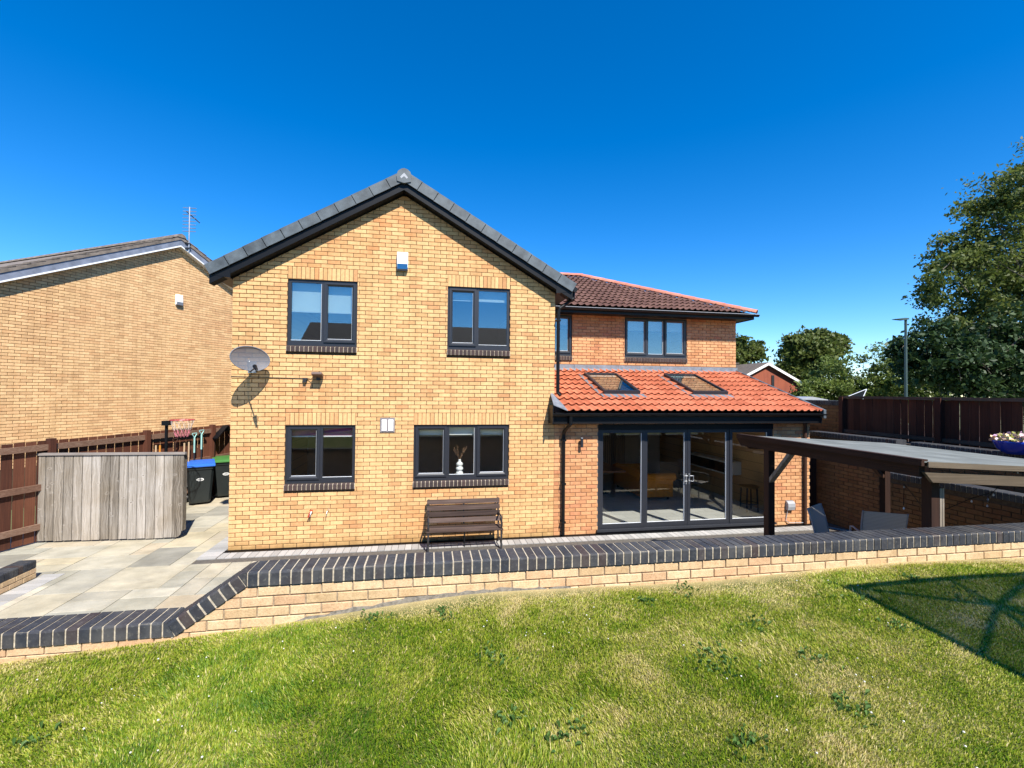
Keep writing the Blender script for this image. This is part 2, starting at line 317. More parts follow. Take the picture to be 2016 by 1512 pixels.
# ------------------------------------------------------------------ mesh helpers
class MB:
    def __init__(s): s.v = []; s.f = []
    def add(s, vs, fs):
        o = len(s.v); s.v += [tuple(map(float, q)) for q in vs]; s.f += [tuple(i+o for i in f) for f in fs]; return s
    def box(s, x0, x1, y0, y1, z0, z1):
        v = [(x, y, z) for z in (z0, z1) for y in (y0, y1) for x in (x0, x1)]
        return s.add(v, [(0, 2, 3, 1), (4, 5, 7, 6), (0, 1, 5, 4), (2, 6, 7, 3), (0, 4, 6, 2), (1, 3, 7, 5)])
    def obox(s, P, U, V, N, a, b, c):
        """box centred at P, half sizes a, b, c along U, V, N"""
        P, U, V, N = map(lambda q: np.asarray(q, float), (P, U, V, N))
        v = [P+i*a*U+j*b*V+k*c*N for k in (-1, 1) for j in (-1, 1) for i in (-1, 1)]
        return s.add(v, [(0, 2, 3, 1), (4, 5, 7, 6), (0, 1, 5, 4), (2, 6, 7, 3), (0, 4, 6, 2), (1, 3, 7, 5)])
    def bar(s, A, B, w, h, up=(0, 0, 1)):
        A, B = np.asarray(A, float), np.asarray(B, float); d = B-A; L = np.linalg.norm(d); d /= L
        sd = np.cross(d, up)
        if np.linalg.norm(sd) < 1e-6: sd = np.cross(d, (1, 0, 0))
        sd /= np.linalg.norm(sd); u = np.cross(sd, d)
        return s.obox((A+B)/2, d, sd, u, L/2, w/2, h/2)
    def prism(s, poly, axis_vec):
        """closed polygon (3d points) extruded by axis_vec"""
        n = len(poly); a = [np.asarray(q, float) for q in poly]; b = [q+np.asarray(axis_vec, float) for q in a]
        return s.add(a+b, [tuple(range(n))[::-1], tuple(range(n, 2*n))] + [(i, (i+1) % n, n+(i+1) % n, n+i) for i in range(n)])
    def tube(s, pts, r, seg=8, cap=True):
        pts = [np.asarray(q, float) for q in pts]; n = len(pts)
        rs = r if isinstance(r, (list, tuple)) else [r]*n
        rings = []; ref = None
        for i, q in enumerate(pts):
            d = pts[min(i+1, n-1)]-pts[max(i-1, 0)]; d = d/(np.linalg.norm(d)+1e-9)
            if ref is None: ref = np.array([0, 0, 1.]) if abs(d[2]) < .9 else np.array([1., 0, 0])
            a = np.cross(d, ref); a /= np.linalg.norm(a)+1e-9; b = np.cross(d, a); ref = np.cross(a, d)
            rings.append([q+rs[i]*(math.cos(2*math.pi*k/seg)*a+math.sin(2*math.pi*k/seg)*b) for k in range(seg)])
        v = [q for rg in rings for q in rg]
        f = [(i*seg+k, i*seg+(k+1) % seg, (i+1)*seg+(k+1) % seg, (i+1)*seg+k) for i in range(n-1) for k in range(seg)]
        if cap: f += [tuple(range(seg)), tuple(range((n-1)*seg, n*seg))[::-1]]
        return s.add(v, f)
    def lathe(s, P, prof, seg=20, U=(1, 0, 0), V=(0, 1, 0), N=(0, 0, 1)):
        P, U, V, N = map(lambda q: np.asarray(q, float), (P, U, V, N)); m = len(prof)
        v = [P+r*(math.cos(2*math.pi*k/seg)*U+math.sin(2*math.pi*k/seg)*V)+h*N for r, h in prof for k in range(seg)]
        f = [(i*seg+k, i*seg+(k+1) % seg, (i+1)*seg+(k+1) % seg, (i+1)*seg+k) for i in range(m-1) for k in range(seg)]
        f += [tuple(range(seg))[::-1], tuple(range((m-1)*seg, m*seg))]
        return s.add(v, f)
    def mesh(s, name):
        me = bpy.data.meshes.new(name); me.from_pydata(s.v, [], s.f); me.update(); return me
    def build(s, name, mat, parent=None, smooth=False, loc=None):
        me = s.mesh(name); me.materials.append(mat)
        if smooth: me.polygons.foreach_set('use_smooth', [True]*len(me.polygons))
        return link(name, me, parent, loc)

INV = {}
def link(name, me, parent=None, loc=None):
    o = bpy.data.objects.new(name, me); COL.objects.link(o)
    if parent is not None:
        o.parent = parent
        if parent.name in INV: o.matrix_parent_inverse = INV[parent.name]
    return o
def tag(o, label, cat, group=None):
    o['label'] = label; o['category'] = cat
    if group: o['group'] = group
    return o
def thing(name, label, cat, loc=(0, 0, 0), group=None):
    o = bpy.data.objects.new(name, None); COL.objects.link(o); o.location = loc; o.empty_display_size = .2
    INV[o.name] = Matrix.Translation([-c for c in loc])
    return tag(o, label, cat, group)
def struct(o): o['kind'] = 'structure'; return o
def stuff(o): o['kind'] = 'stuff'; return o
def smooth(o): o.data.polygons.foreach_set('use_smooth', [True]*len(o.data.polygons)); return o

# a unit brick: face toward -y, chamfered front edges (x, z in -0.5..0.5, y 0..1)
def brick_mesh(name, mat, cx=.02, cz=.06, cy=.25):
    m = MB(); h = .5
    o = [(-h, cy, -h), (h, cy, -h), (h, cy, h), (-h, cy, h)]
    i = [(-h+cx, 0, -h+cz), (h-cx, 0, -h+cz), (h-cx, 0, h-cz), (-h+cx, 0, h-cz)]
    b = [(-h, 1, -h), (h, 1, -h), (h, 1, h), (-h, 1, h)]
    m.add(o+i+b, [(4, 5, 6, 7), (0, 1, 5, 4), (1, 2, 6, 5), (2, 3, 7, 6), (3, 0, 4, 7),
                  (8, 9, 1, 0), (9, 10, 2, 1), (10, 11, 3, 2), (11, 8, 0, 3)])
    me = m.mesh(name); me.materials.append(mat); return me

def frame_of(U, N):
    U = np.asarray(U, float); D = -np.asarray(N, float); return U, D, np.array([0, 0, 1.])

def rect_top(u0, u1, z0, z1, top):
    """polygon of a brick rectangle cut by the piecewise-linear roofline top(u) = [(u,z)...]"""
    if top is None: return [(u0, z0), (u1, z0), (u1, z1), (u0, z1)], True
    def f(u):
        if u <= top[0][0]: return top[0][1]
        for (a, za), (b, zb) in zip(top, top[1:]):
            if u <= b: return za+(zb-za)*(u-a)/max(1e-9, b-a)
        return top[-1][1]
    us = {u0, u1}
    for (a, za), (b, zb) in zip(top, top[1:]):
        if u0 < a < u1: us.add(a)
        if u0 < b < u1: us.add(b)
        for zz in (z0+.004, z1):
            if abs(zb-za) > 1e-9:
                t = (zz-za)/(zb-za)
                if 0 < t < 1 and u0 < a+t*(b-a) < u1: us.add(a+t*(b-a))
    us = sorted(us); up = [(u, min(z1, f(u))) for u in us]
    keep = [(u, z) for u, z in up if z > z0+.003]
    if len(keep) < 2: return None, False
    if keep[-1][0]-keep[0][0] < .012: return None, False
    full = all(abs(z-z1) < 1e-6 for _, z in keep)
    if full: return [(keep[0][0], z0), (keep[-1][0], z0), (keep[-1][0], z1), (keep[0][0], z1)], True
    return [(keep[0][0], z0), (keep[-1][0], z0)]+keep[::-1], False

def brick_wall(wall, O, U, N, u0, u1, rows, mat, openings=(), top=None, soldiers=(), singles=300, z_base=0.0,
               L=.225, H=.075, j=.010, depth=.018, phase=0.0, mat_fn=None, jit=.0015, name='brick'):
    """bricks standing `depth` proud of the mortar face through O; wall is the parent part"""
    O = np.asarray(O, float); U, D, Z = frame_of(U, N)
    polys = []
    for r in range(rows[0], rows[1]):
        z0 = z_base+r*H; z1 = z0+H-j
        ph = phase + (L/2 if r % 2 else 0)
        k = math.floor((u0-ph)/L)
        while ph+k*L < u1:
            a, b = max(u0, ph+k*L), min(u1, ph+(k+1)*L)-j
            if ph+(k+1)*L >= u1: b = u1
            k += 1
            parts = [(a, b)]
            for (oa, ob, za, zb) in openings:
                if z1 > za+.02 and z0 < zb-.02:
                    q = []
                    for (p0, p1) in parts:
                        if p1 <= oa or p0 >= ob: q.append((p0, p1)); continue
                        if p0 < oa-.012: q.append((p0, oa-.0005))
                        if p1 > ob+.012: q.append((ob+.0005, p1))
                    parts = q
            for (p0, p1) in parts:
                if p1-p0 < .02: continue
                zz0, zz1 = z0, z1
                for (oa, ob, za, zb) in openings:   # brick course cut under a sill
                    if p0 >= oa-.01 and p1 <= ob+.01 and zz0 < za < zz1: zz1 = za-.004
                if zz1-zz0 < .015: continue
                pl, rect = rect_top(p0, p1, zz0, zz1, top)
                if pl: polys.append((pl, rect))
    for (s0, s1, za, zb) in soldiers:
        n = int(round((s1-s0)/H))
        for i in range(n):
            w = (s1-s0)/n
            polys.append(([(s0+i*w+.004, za), (s0+(i+1)*w-.005, za), (s0+(i+1)*w-.005, zb-.008), (s0+i*w+.004, zb-.008)], True))
    scored = []
    for pl, rect in polys:
        cu = sum(q[0] for q in pl)/len(pl); cz = sum(q[1] for q in pl)/len(pl)
        P = O+cu*U+cz*Z
        x, y, d = pix(P)
        area = (max(q[0] for q in pl)-min(q[0] for q in pl))*(max(q[1] for q in pl)-min(q[1] for q in pl))
        vis = 0 < x < W_PX and 0 < y < H_PX and d > .2
        scored.append((-(area/d**2 if vis and rect else 0), len(scored), pl, rect, vis))
    scored.sort(key=lambda q: (q[0], q[1]))
    shared = brick_mesh(name, mat)
    rest = MB(); nsing = 0
    for sc, _, pl, rect, vis in scored:
        jj = random.uniform(-jit, jit)
        du = [q[0] for q in pl]; dz = [q[1] for q in pl]
        if rect and vis and nsing < singles:
            nsing += 1
            w, h = max(du)-min(du), max(dz)-min(dz)
            o = link(name, shared, wall)
            P = O+(min(du)+w/2)*U+(min(dz)+h/2)*Z-(depth+jj)*D
            dd = depth+jj+.003
            o.matrix_basis = Matrix(((U[0]*w, D[0]*dd, 0, P[0]), (U[1]*w, D[1]*dd, 0, P[1]), (0, 0, h, P[2]), (0, 0, 0, 1)))
        else:
            pts = [O+a*U+b*Z-(depth+jj)*D for a, b in pl]
            n = len(pts); back = [q+(depth+jj+.003)*D for q in pts]
            rest.add(pts+back, [tuple(range(n))]+[((i+1) % n, i, n+i, n+(i+1) % n) for i in range(n)])
    if rest.v: stuff(rest.build(name+'_courses', mat, wall))
    return nsing

def wall_slab(name, O, U, N, u0, u1, z0, z1, openings, thick, mat, parent, top=None):
    """mortar-faced wall with real openings, cut by the roofline"""
    O = np.asarray(O, float); U, D, Z = frame_of(U, N); m = MB()
    us = sorted({u0, u1, *[q for o in openings for q in o[:2] if u0 < q < u1], *([q[0] for q in top if u0 < q[0] < u1] if top else [])})
    def f(u):
        if top is None: return z1
        if u <= top[0][0]: return top[0][1]
        for (a, za), (b, zb) in zip(top, top[1:]):
            if u <= b: return za+(zb-za)*(u-a)/max(1e-9, b-a)
        return top[-1][1]
    for a, b in zip(us, us[1:]):
        c = (a+b)/2
        hs = sorted([(za, zb) for (oa, ob, za, zb) in openings if oa <= c <= ob])
        z = z0
        for za, zb in hs+[(None, None)]:
            if za is None: ta, tb = f(a), f(b)
            else: ta = tb = za
            if max(ta, tb)-z > .003:
                poly = [O+a*U+z*Z, O+b*U+z*Z, O+b*U+tb*Z, O+a*U+ta*Z]
                m.prism(poly, thick*D)
            if zb is not None: z = zb
    return m.build(name, mat, parent)

# ================================================================== GROUND
g = MB(); n = 24
g.box(-600, 600, -600, 900, -.30, -.06)
t = NT('ground_earth'); p = t.pos(); t.col(t.ramp(t.noise(p, .3, 5), [(.3, (.07, .09, .03)), (.7, (.12, .13, .05))])); t.rough(.95)
struct(g.build('ground', t.m))

# lawn terrace (higher than the patio, falling to the left)
YW = -5.13
def lawn_z(x, y):
    b = 1.195 - .29*np.clip((3.9-x)/3.4, 0, 3)**1.35
    return b + .02*np.sin(x*1.7+y) + .015*np.sin(y*2.3-x*.6) + .05*np.clip((-y-5.1)/4, 0, 2.2)
LX = np.linspace(-9, 22, 125); LY = np.linspace(-30, YW+.02, 101)
vs = [(x, y, float(lawn_z(x, y))) for y in LY for x in LX]
nx = len(LX)
fs = [(j*nx+i, j*nx+i+1, (j+1)*nx+i+1, (j+1)*nx+i) for j in range(len(LY)-1) for i in range(nx-1)]
t = NT('lawn_soil'); p = t.pos()
t.col(t.ramp(t.noise(p, 3, 6, .6), [(.3, (.06, .085, .018)), (.55, (.12, .13, .035)), (.75, (.30, .25, .11))])); t.rough(.95); t.spec(.1)
sp = t.new('ShaderNodeSeparateXYZ'); t.l.new(p, sp.inputs[0])
near = t.ramp(t.math('ADD', sp.outputs[1], t.math('ADD', 6.0-.12, t.math('MULTIPLY', t.noise(p, 2.6, 4), .24))), [(.72, (0, 0, 0)), (.90, (1, 1, 1))])
base_c = t.b.inputs['Base Color'].links[0].from_socket
t.col(t.mix(base_c, (.46, .36, .19), t.math('MULTIPLY', near, .85)))
t.bump(t.noise(p, 70, 4), .6, .02)
m = MB(); m.add(vs, fs)
struct(smooth(m.build('lawn', t.m)))

# ================================================================== HOUSE
house = thing('detached_house', 'buff brick detached house with dark gable verge and red tiled extension', 'house')
RX = 2.92; SL = .585; RZ = 6.77                       # gable ridge, slope, top of roof
FW_ = 5.84; EXT = 11.59; YU = 2.52                    # facade width, right end of extension, set-back upper wall
def roofline(off): return [(-.35, RZ-off-SL*(RX+.35)), (RX, RZ-off), (FW_+.35, RZ-off-SL*(FW_+.35-RX))]
UL = (.90, 2.10, 3.60, 4.80); UR = (3.74, 4.94, 3.60, 4.80)
GL = (.90, 2.10, 1.125, 2.175); GR = (3.14, 4.94, 1.125, 2.175)
gable_open = [UL, UR, GL, GR]
def widen(o): return (o[0], o[1], o[2]-.125, o[3]+.225)
wg = wall_slab('gable_wall', (0, .016, 0), (1, 0, 0), (0, -1, 0), 0, FW_, -.1, 7, gable_open, .26, M_MORT, house, roofline(.30))
brick_wall(wg, (0, .016, 0), (1, 0, 0), (0, -1, 0), 0, FW_, (0, 90), M_BUFF, [widen(o) for o in gable_open], roofline(.31),
           [(o[0], o[1], o[3], o[3]+.225) for o in gable_open], singles=300, depth=.016)
# extension front wall (same plane)
BF = (6.75, 10.70, .0, 2.16)
we = wall_slab('extension_wall', (0, .016, 0), (1, 0, 0), (0, -1, 0), FW_, EXT, -.1, 2.42, [BF], .26, M_MORT_E, house)
brick_wall(we, (0, .016, 0), (1, 0, 0), (0, -1, 0), FW_+.005, EXT, (0, 32), M_EXT, [BF], None, [], singles=300, depth=.016, phase=FW_)
# set-back upper wall
W1 = (8.40, 10.16, 3.73, 4.78); W0 = (5.95, 6.98, 3.73, 4.78)
wu = wall_slab('upper_wall', (0, YU+.016, 0), (1, 0, 0), (0, -1, 0), FW_, EXT+.02, 2.6, 4.85, [W1, W0], .26, M_MORT_E, house)
def widen2(o): return (o[0], o[1], o[2]-.13, o[3]+.2)
brick_wall(wu, (0, YU+.016, 0), (1, 0, 0), (0, -1, 0), FW_, EXT+.02, (45, 64), M_EXT, [widen2(W1), widen2(W0)], None, [], singles=300, depth=.016, phase=.05)
# other outer walls, plain brick pattern (not seen from the lawn)
tb = NT('far_brick_pattern'); bt = tb.new('ShaderNodeTexBrick'); bt.inputs['Scale'].default_value = 1
bt.inputs['Brick Width'].default_value = .225; bt.inputs['Row Height'].default_value = .075; bt.inputs['Mortar Size'].default_value = .005
bt.inputs['Color1'].default_value = (.60, .37, .16, 1); bt.inputs['Color2'].default_value = (.5, .27, .12, 1); bt.inputs['Mortar'].default_value = (.15, .11, .07, 1)
mp = tb.new('ShaderNodeMapping'); mp.inputs['Rotation'].default_value = (R(90), 0, R(90)); tb.l.new(tb.pos(), mp.inputs['Vector']); tb.l.new(mp.outputs[0], bt.inputs['Vector'])
tb.col(bt.outputs['Color']); tb.rough(.9); M_FARB = tb.m
m = MB(); m.prism([(.003, .277, -.1), (.003, 9, -.1), (.003, 9, 4.95), (.003, .277, 4.95)], (.25, 0, 0)); m.build('side_wall', M_FARB, house)
m = MB(); m.prism([(EXT-.255, .277, -.1), (EXT-.255, 9, -.1), (EXT-.255, 9, 4.85), (EXT-.255, 2.8, 4.85), (EXT-.255, 2.8, 3.2), (EXT-.255, .277, 2.42)], (.25, 0, 0)); m.build('side_wall', M_FARB, house)
m = MB(); m.prism([(FW_-.253, .277, 2.2), (FW_-.253, YU, 2.2), (FW_-.253, YU, 4.95), (FW_-.253, .277, 4.95)], (.25, 0, 0)); m.build('side_wall', M_FARB, house)
m = MB(); m.box(.003, EXT-.005, 9.003, 9.25, -.1, 4.9); m.build('rear_wall', M_FARB, house)

# interior floors, partitions and ceilings
m = MB(); m.box(.26, EXT-.26, .28, 9, -.08, .02)
tf = NT('interior_floor'); p = tf.pos(); bx = tf.new('ShaderNodeTexBrick'); bx.inputs['Scale'].default_value = 1; bx.inputs['Brick Width'].default_value = .6; bx.inputs['Row Height'].default_value = .3; bx.inputs['Mortar Size'].default_value = .003
bx.inputs['Color1'].default_value = (.54, .53, .50, 1); bx.inputs['Color2'].default_value = (.48, .47, .44, 1); bx.inputs['Mortar'].default_value = (.15, .14, .13, 1)
tf.l.new(p, bx.inputs['Vector']); tf.col(bx.outputs['Color']); tf.rough(.45); m.build('interior_floor', tf.m, house)
m = MB(); m.box(.26, FW_-.26, .28, 9, 2.42, 2.65); m.box(FW_, EXT-.26, 2.6, 9, 2.42, 2.65); m.build('upper_floor', M_DARKIN, house)
m = MB(); m.box(FW_-.25, EXT-.27, .28, YU+.2, 2.33, 2.37); m.build('extension_ceiling', M_WALLIN, house)
m = MB(); m.box(.26, FW_-.26, .28, 9, 4.82, 4.86); m.box(FW_, EXT-.26, 2.8, 9, 4.82, 4.86); m.build('upper_ceiling', M_DARKIN, house)
m = MB(); m.box(2.58, 2.68, .28, 8.9, .02, 2.42); m.box(2.9, 3.0, .28, 8.9, 2.65, 4.81); m.box(5.5, 5.6, .28, 8.9, .02, 2.40); m.box(5.5, 5.58, .28, 8.9, 2.65, 4.81)
m.box(.26, 5.5, 4.2, 4.3, .02, 2.42); m.box(.26, EXT-.27, 5.6, 5.7, 2.65, 4.81); m.box(5.6, EXT-.27, 6.2, 6.3, .02, 2.42); m.build('interior_wall', M_WALLIN, house)

# ------------------------------------------------------------------ windows
def window(x0, x1, z0, z1, Y, lights, glass, blind=None, sill=True, label=None):
    """lights: list of (fraction0, fraction1, opening sash?)"""
    f0, f1 = Y+.035, Y+.10; w = .055
    m = MB(); zb = z0+.035
    m.box(x0, x1, f0-.012, f1, z0, zb)                                     # sub sill
    m.box(x0+.002, x0+w, f0, f1, zb, z1-.004); m.box(x1-w, x1-.002, f0, f1, zb, z1-.004)
    m.box(x0+w, x1-w, f0, f1, z1-w, z1-.004); m.box(x0+w, x1-w, f0, f1, zb, zb+w)
    mul = [q[1] for q in lights[:-1]]
    xs = x0+w-.02; xe = x1-w+.02
    for q in mul:
        xm = xs+(xe-xs)*q; m.box(xm-.03, xm+.03, f0+.002, f1-.002, zb+w, z1-w)
    win = m.build('window', M_ANTH, house)
    if label: win['label'] = label
    for a, b, op in lights:
        xa = xs+(xe-xs)*a+(.0 if a == 0 else .02); xb = xs+(xe-xs)*b-(.0 if b == 1 else .02)
        za, zc = zb+w-.02, z1-w+.02
        if op:
            s = MB(); sw = .062; g0 = f0-.022
            # mitred sash, bevelled toward the pane
            o = [(xa, za), (xb, za), (xb, zc), (xa, zc)]; i = [(xa+sw, za+sw), (xb-sw, za+sw), (xb-sw, zc-sw), (xa+sw, zc-sw)]
            k = [(xa+sw*.55, za+sw*.55), (xb-sw*.55, za+sw*.55), (xb-sw*.55, zc-sw*.55), (xa+sw*.55, zc-sw*.55)]
            vs = [(q[0], f0+.01, q[1]) for q in o]+[(q[0], g0, q[1]) for q in o]+[(q[0], g0, q[1]) for q in k]+[(q[0], g0+.022, q[1]) for q in i]+[(q[0], f0+.02, q[1]) for q in i]
            fs = []
            for lv in range(4):
                for e in range(4): fs.append((lv*4+e, lv*4+(e+1) % 4, lv*4+4+(e+1) % 4, lv*4+4+e))
            s.add(vs, fs); s.build('sash', M_ANTH, win)
            ga, gb, gc, gd = xa+sw, xb-sw, za+sw, zc-sw
        else: ga, gb, gc, gd = xa+.012, xb-.012, za+.03, zc-.03
        gl = MB(); gl.box(ga-.01, gb+.01, f0+.022, f0+.026, gc-.01, gd+.01); gl.build('pane', glass, win)
        sb = MB(); e = .007
        sb.box(ga, gb, f0+.008, f0+.0215, gc, gc+e); sb.box(gb-e*.7, gb, f0+.008, f0+.0215, gc+e, gd); sb.build('glazing_seal', M_SEAL, win)
        if blind:
            bm, bz = blind[:2]
            bl = MB(); bl.box(ga-.03, gb+.03, f1+.05, f1+.054, bz, gd+.05); bl.build('blind', bm, win)
            br = MB(); br.box(ga-.03, gb+.03, f1+.044, f1+.049, bz-.018, bz+.004); br.build('blind_bar', M_SEAL, win)
            if len(blind) > 2:
                bl = MB(); bl.box(ga-.03, gb+.03, f1+.034, f1+.038, blind[3], gd+.05); bl.build('blind_pelmet', blind[2], win)
    # inner board
    ib = MB(); ib.box(x0-.02, x1+.02, f1+.001, f1+.20, z0+.0, z0+.045); ib.build('window_board', M_WHITE, win)
    rv = MB(); rv.box(x0-.06, x0-.001, f1+.002, f1+.19, z0+.046, z1); rv.box(x1+.001, x1+.06, f1+.002, f1+.19, z0+.046, z1); rv.build('reveal', M_WHITE, win)
    if sill:
        nn = int(round((x1-x0)/.075)); pw = (x1-x0)/nn; h = .108
        s = MB(); ym, yb = Y-.030, f0
        s.prism([(x0-.004, ym, z0-h), (x0-.004, yb, z0-h), (x0-.004, yb, z0-.002), (x0-.004, ym, z0-.020)], (x1-x0+.008, 0, 0))
        sl = s.build('sill', M_MORT_P, win)
        bm = MB(); yf = Y-.042
        bm.prism([(-pw/2+.006, yf, z0-h), (-pw/2+.006, yb, z0-h), (-pw/2+.006, yb, z0+.001), (-pw/2+.006, yf+.012, z0-.014), (-pw/2+.006, yf, z0-.022)], (pw-.012, 0, 0))
        me = bm.mesh('sill_brick'); me.materials.append(M_SILL)
        for i in range(nn):
            o = link('sill_brick', me, sl); o.location = (x0+(i+.5)*pw, random.uniform(-.001, .001), 0)
    return win
window(*UL[:2], *UL[2:], 0, [(0, .5, False), (.5, 1, True)], M_GLASSU, (M_BLIND, 4.24), label='upper window with white roller blind half way down')
window(*UR[:2], *UR[2:], 0, [(0, .47, True), (.47, 1, False)], M_GLASSU, (M_BLIND, 4.57), label='upper window nearer the downpipe, blind drawn up')
window(*GL[:2], *GL[2:], 0, [(0, .5, True), (.5, 1, False)], M_GLASS, (M_PURPLE, 1.965), label='ground floor window with purple blind')
window(*GR[:2], *GR[2:], 0, [(0, .345, True), (.345, .655, False), (.655, 1, True)], M_GLASS, (M_BLIND, 1.985), label='three-light ground floor window above the bench')
window(*W1[:2], *W1[2:], YU, [(0, .36, True), (.36, .64, False), (.64, 1, True)], M_GLASSU, (M_BLIND, 4.47), label='three-light window under the brown roof')
window(*W0[:2], *W0[2:], YU, [(0, .5, False), (.5, 1, True)], M_GLASSU, (M_BLIND, 4.55), label='window half hidden behind the gable')

# ------------------------------------------------------------------ bifold doors
bx0, bx1, bz0, bz1 = BF
m = MB(); m.box(bx0, bx1, .03, .13, bz1-.10, bz1-.003); m.box(bx0+.002, bx0+.055, .03, .13, .075, bz1-.10); m.box(bx1-.055, bx1-.002, .03, .13, .075, bz1-.10)
m.box(bx0-.03, bx1+.03, -.055, .13, .035, .075)
bif = m.build('bifold_door', M_ANTH, house); bif['label'] = 'anthracite four-leaf glazed door opening on the patio'
m = MB(); m.box(bx0, bx1, -.02, .02, -.02, .034); m.build('door_step', M_SILL, bif)
nl = 4; xa, xb = bx0+.055, bx1-.055; lw = (xb-xa)/nl
for i in range(nl):
    a, b = xa+i*lw+.003, xa+(i+1)*lw-.003; z0, z1 = .08, bz1-.105; st = .062; off = .0 if i in (0, 3) else .012
    m = MB(); y0, y1 = .04+off, .10+off
    m.box(a, a+st, y0, y1, z0, z1); m.box(b-st, b, y0, y1, z0, z1); m.box(a+st, b-st, y0, y1, z0, z0+.085); m.box(a+st, b-st, y0, y1, z1-.065, z1)
    lf = m.build('door_leaf', M_ANTH, bif)
    m = MB(); m.box(a+st-.01, b-st+.01, y0+.03, y0+.034, z0+.075, z1-.055); m.build('pane', M_GLASS, lf)
    m = MB(); m.box(a+st, b-st, y0+.012, y0+.029, z0+.085, z0+.092); m.box(b-st-.008, b-st, y0+.012, y0+.029, z0+.092, z1-.065); m.build('glazing_seal', M_SEAL, lf)
    if i in (1, 2):
        hx = b-st/2 if i == 1 else a+st/2; sg = -1 if i == 1 else 1
        m = MB(); m.box(hx-.014, hx+.014, y0-.010, y0-.001, .92, 1.14)
        m.tube([(hx, y0-.01, 1.10), (hx, y0-.05, 1.10), (hx+sg*.07, y0-.05, 1.10), (hx+sg*.07, y0-.05, .99), (hx+sg*.01, y0-.05, .99), (hx, y0-.012, .99)], .008, 6)
        m.build('handle', M_STEEL, lf)
# lintel panel between head and fascia
m = MB(); m.box(bx0+.01, bx1-.01, .002, .012, bz1-.10, 2.20); m.build('lintel_trim', M_BLACK, house)

# ------------------------------------------------------------------ roofs
def slab_roof(name, poly, thick, mat, parent):
    m = MB(); m.prism(poly, (0, 0, -thick)); return m.build(name, mat, parent)
YB = -.19
ed = .32
e0, e1 = -ed, FW_+ed
def rz(x, off=0): return RZ-off-SL*abs(x-RX)
m = MB()
m.prism([(e0, -.06, rz(e0)), (RX, -.06, RZ), (RX, -.06, RZ-.06), (e0, -.06, rz(e0, .06))], (0, 9.4, 0))
m.prism([(RX, -.06, RZ), (e1, -.06, rz(e1)), (e1, -.06, rz(e1, .06)), (RX, -.06, RZ-.06)], (0, 9.4, 0))
roof = m.build('gable_roof', M_VERGE, house)
# barge boards, soffit and box ends
m = MB()
for sgn in (-1, 1):
    xe = RX+sgn*(RX+.30)
    m.prism([(RX, YB, RZ-.10), (xe, YB, rz(xe, .10)), (xe, YB, rz(xe, .285)), (RX, YB, RZ-.285)], (0, .022, 0))
    m.prism([(RX, YB+.023, RZ-.272), (xe, YB+.023, rz(xe, .272)), (xe, YB+.023, rz(xe, .285)), (RX, YB+.023, RZ-.285)], (0, .165, 0))
m.build('barge_board', M_BLACK, roof)
m = MB()
for sgn in (-1, 1):
    xw = 0 if sgn < 0 else FW_
    xo = xw+sgn*.29
    pts = [(xw-sgn*.03, YB-.004, 4.72), (xo, YB-.004, 4.76), (xo, YB-.004, rz(xo, .12)), (xw-sgn*.03, YB-.004, rz(xw-sgn*.03, .12))]
    m.prism(pts, (0, .02, 0))
m.build('eaves_box_end', M_BLACK, roof)
m = MB(); m.box(-.29, -.002, YB+.02, 9.2, 4.73, 4.75); m.box(FW_+.002, FW_+.29, YB+.02, YU-.5, 4.73, 4.75)
m.box(-.30, -.28, YB+.02, 9.2, 4.751, rz(-.29, .08)); m.box(FW_+.28, FW_+.30, YB+.02, YU-.5, 4.751, rz(-.29, .08)); m.build('soffit', M_BLACK, roof)
m = MB(); m.tube([(FW_+.36, -.14, 4.82), (FW_+.36, 1.9, 4.82)], .055, 10); m.build('gutter', M_BLACK, roof)
m = MB(); m.tube([(FW_+.36, -.05, 4.78), (FW_+.36, -.05, 4.66), (FW_+.08, -.05, 4.45), (FW_+.055, -.05, 4.36), (FW_+.055, -.05, 2.80), (FW_+.10, -.09, 2.74)], .034, 10)
for z in (4.2, 3.4): m.box(FW_+.012, FW_+.098, -.09, .015, z, z+.03)
m.build('downpipe', M_BLACK, house)
# dry verge caps
for sgn in (-1, 1):
    n = 11; L = math.hypot(1, SL); tot = (RX+.33)*L; step = tot/n
    d = np.array([sgn/L, 0, -SL/L]); nn = np.array([sgn*SL/L, 0, 1/L])
    for i in range(n):
        a = i*step; b = (i+1)*step+.012
        m = MB(); A = np.array([RX, 0, RZ])+d*a; B = np.array([RX, 0, RZ])+d*b
        lift = .005
        sec = [(-.235, -.13), (-.235, .045), (-.22, .058), (.10, .05), (.10, .012), (-.215, .012), (-.215, -.13)]
        va = [A+np.array([0, y, 0])+nn*(h+lift*0) for y, h in sec]; vb = [B+np.array([0, y, 0])+nn*(h+lift) for y, h in sec]
        k = len(sec)
        m.add(va+vb, [tuple(range(k)), tuple(range(k, 2*k))[::-1]]+[(j, k+j, k+(j+1) % k, (j+1) % k) for j in range(k)])
        m.build('verge_cap', M_VERGE, roof)
m = MB()
prof = [(-.125, -.10), (-.135, .0), (-.11, .08), (-.055, .125), (0, .140), (.055, .125), (.11, .08), (.135, .0), (.125, -.10), (.0, -.13)]
m.prism([(RX+a, -.255, RZ-.055+b) for a, b in prof], (0, .06, 0)); m.build('ridge_end_cap', M_VERGE, roof)
m = MB(); m.prism([(RX+a*.95, -.19, RZ-.055+b*.95) for a, b in prof], (0, 9.3, 0)); m.build('ridge_tile_run', M_VERGE, roof)
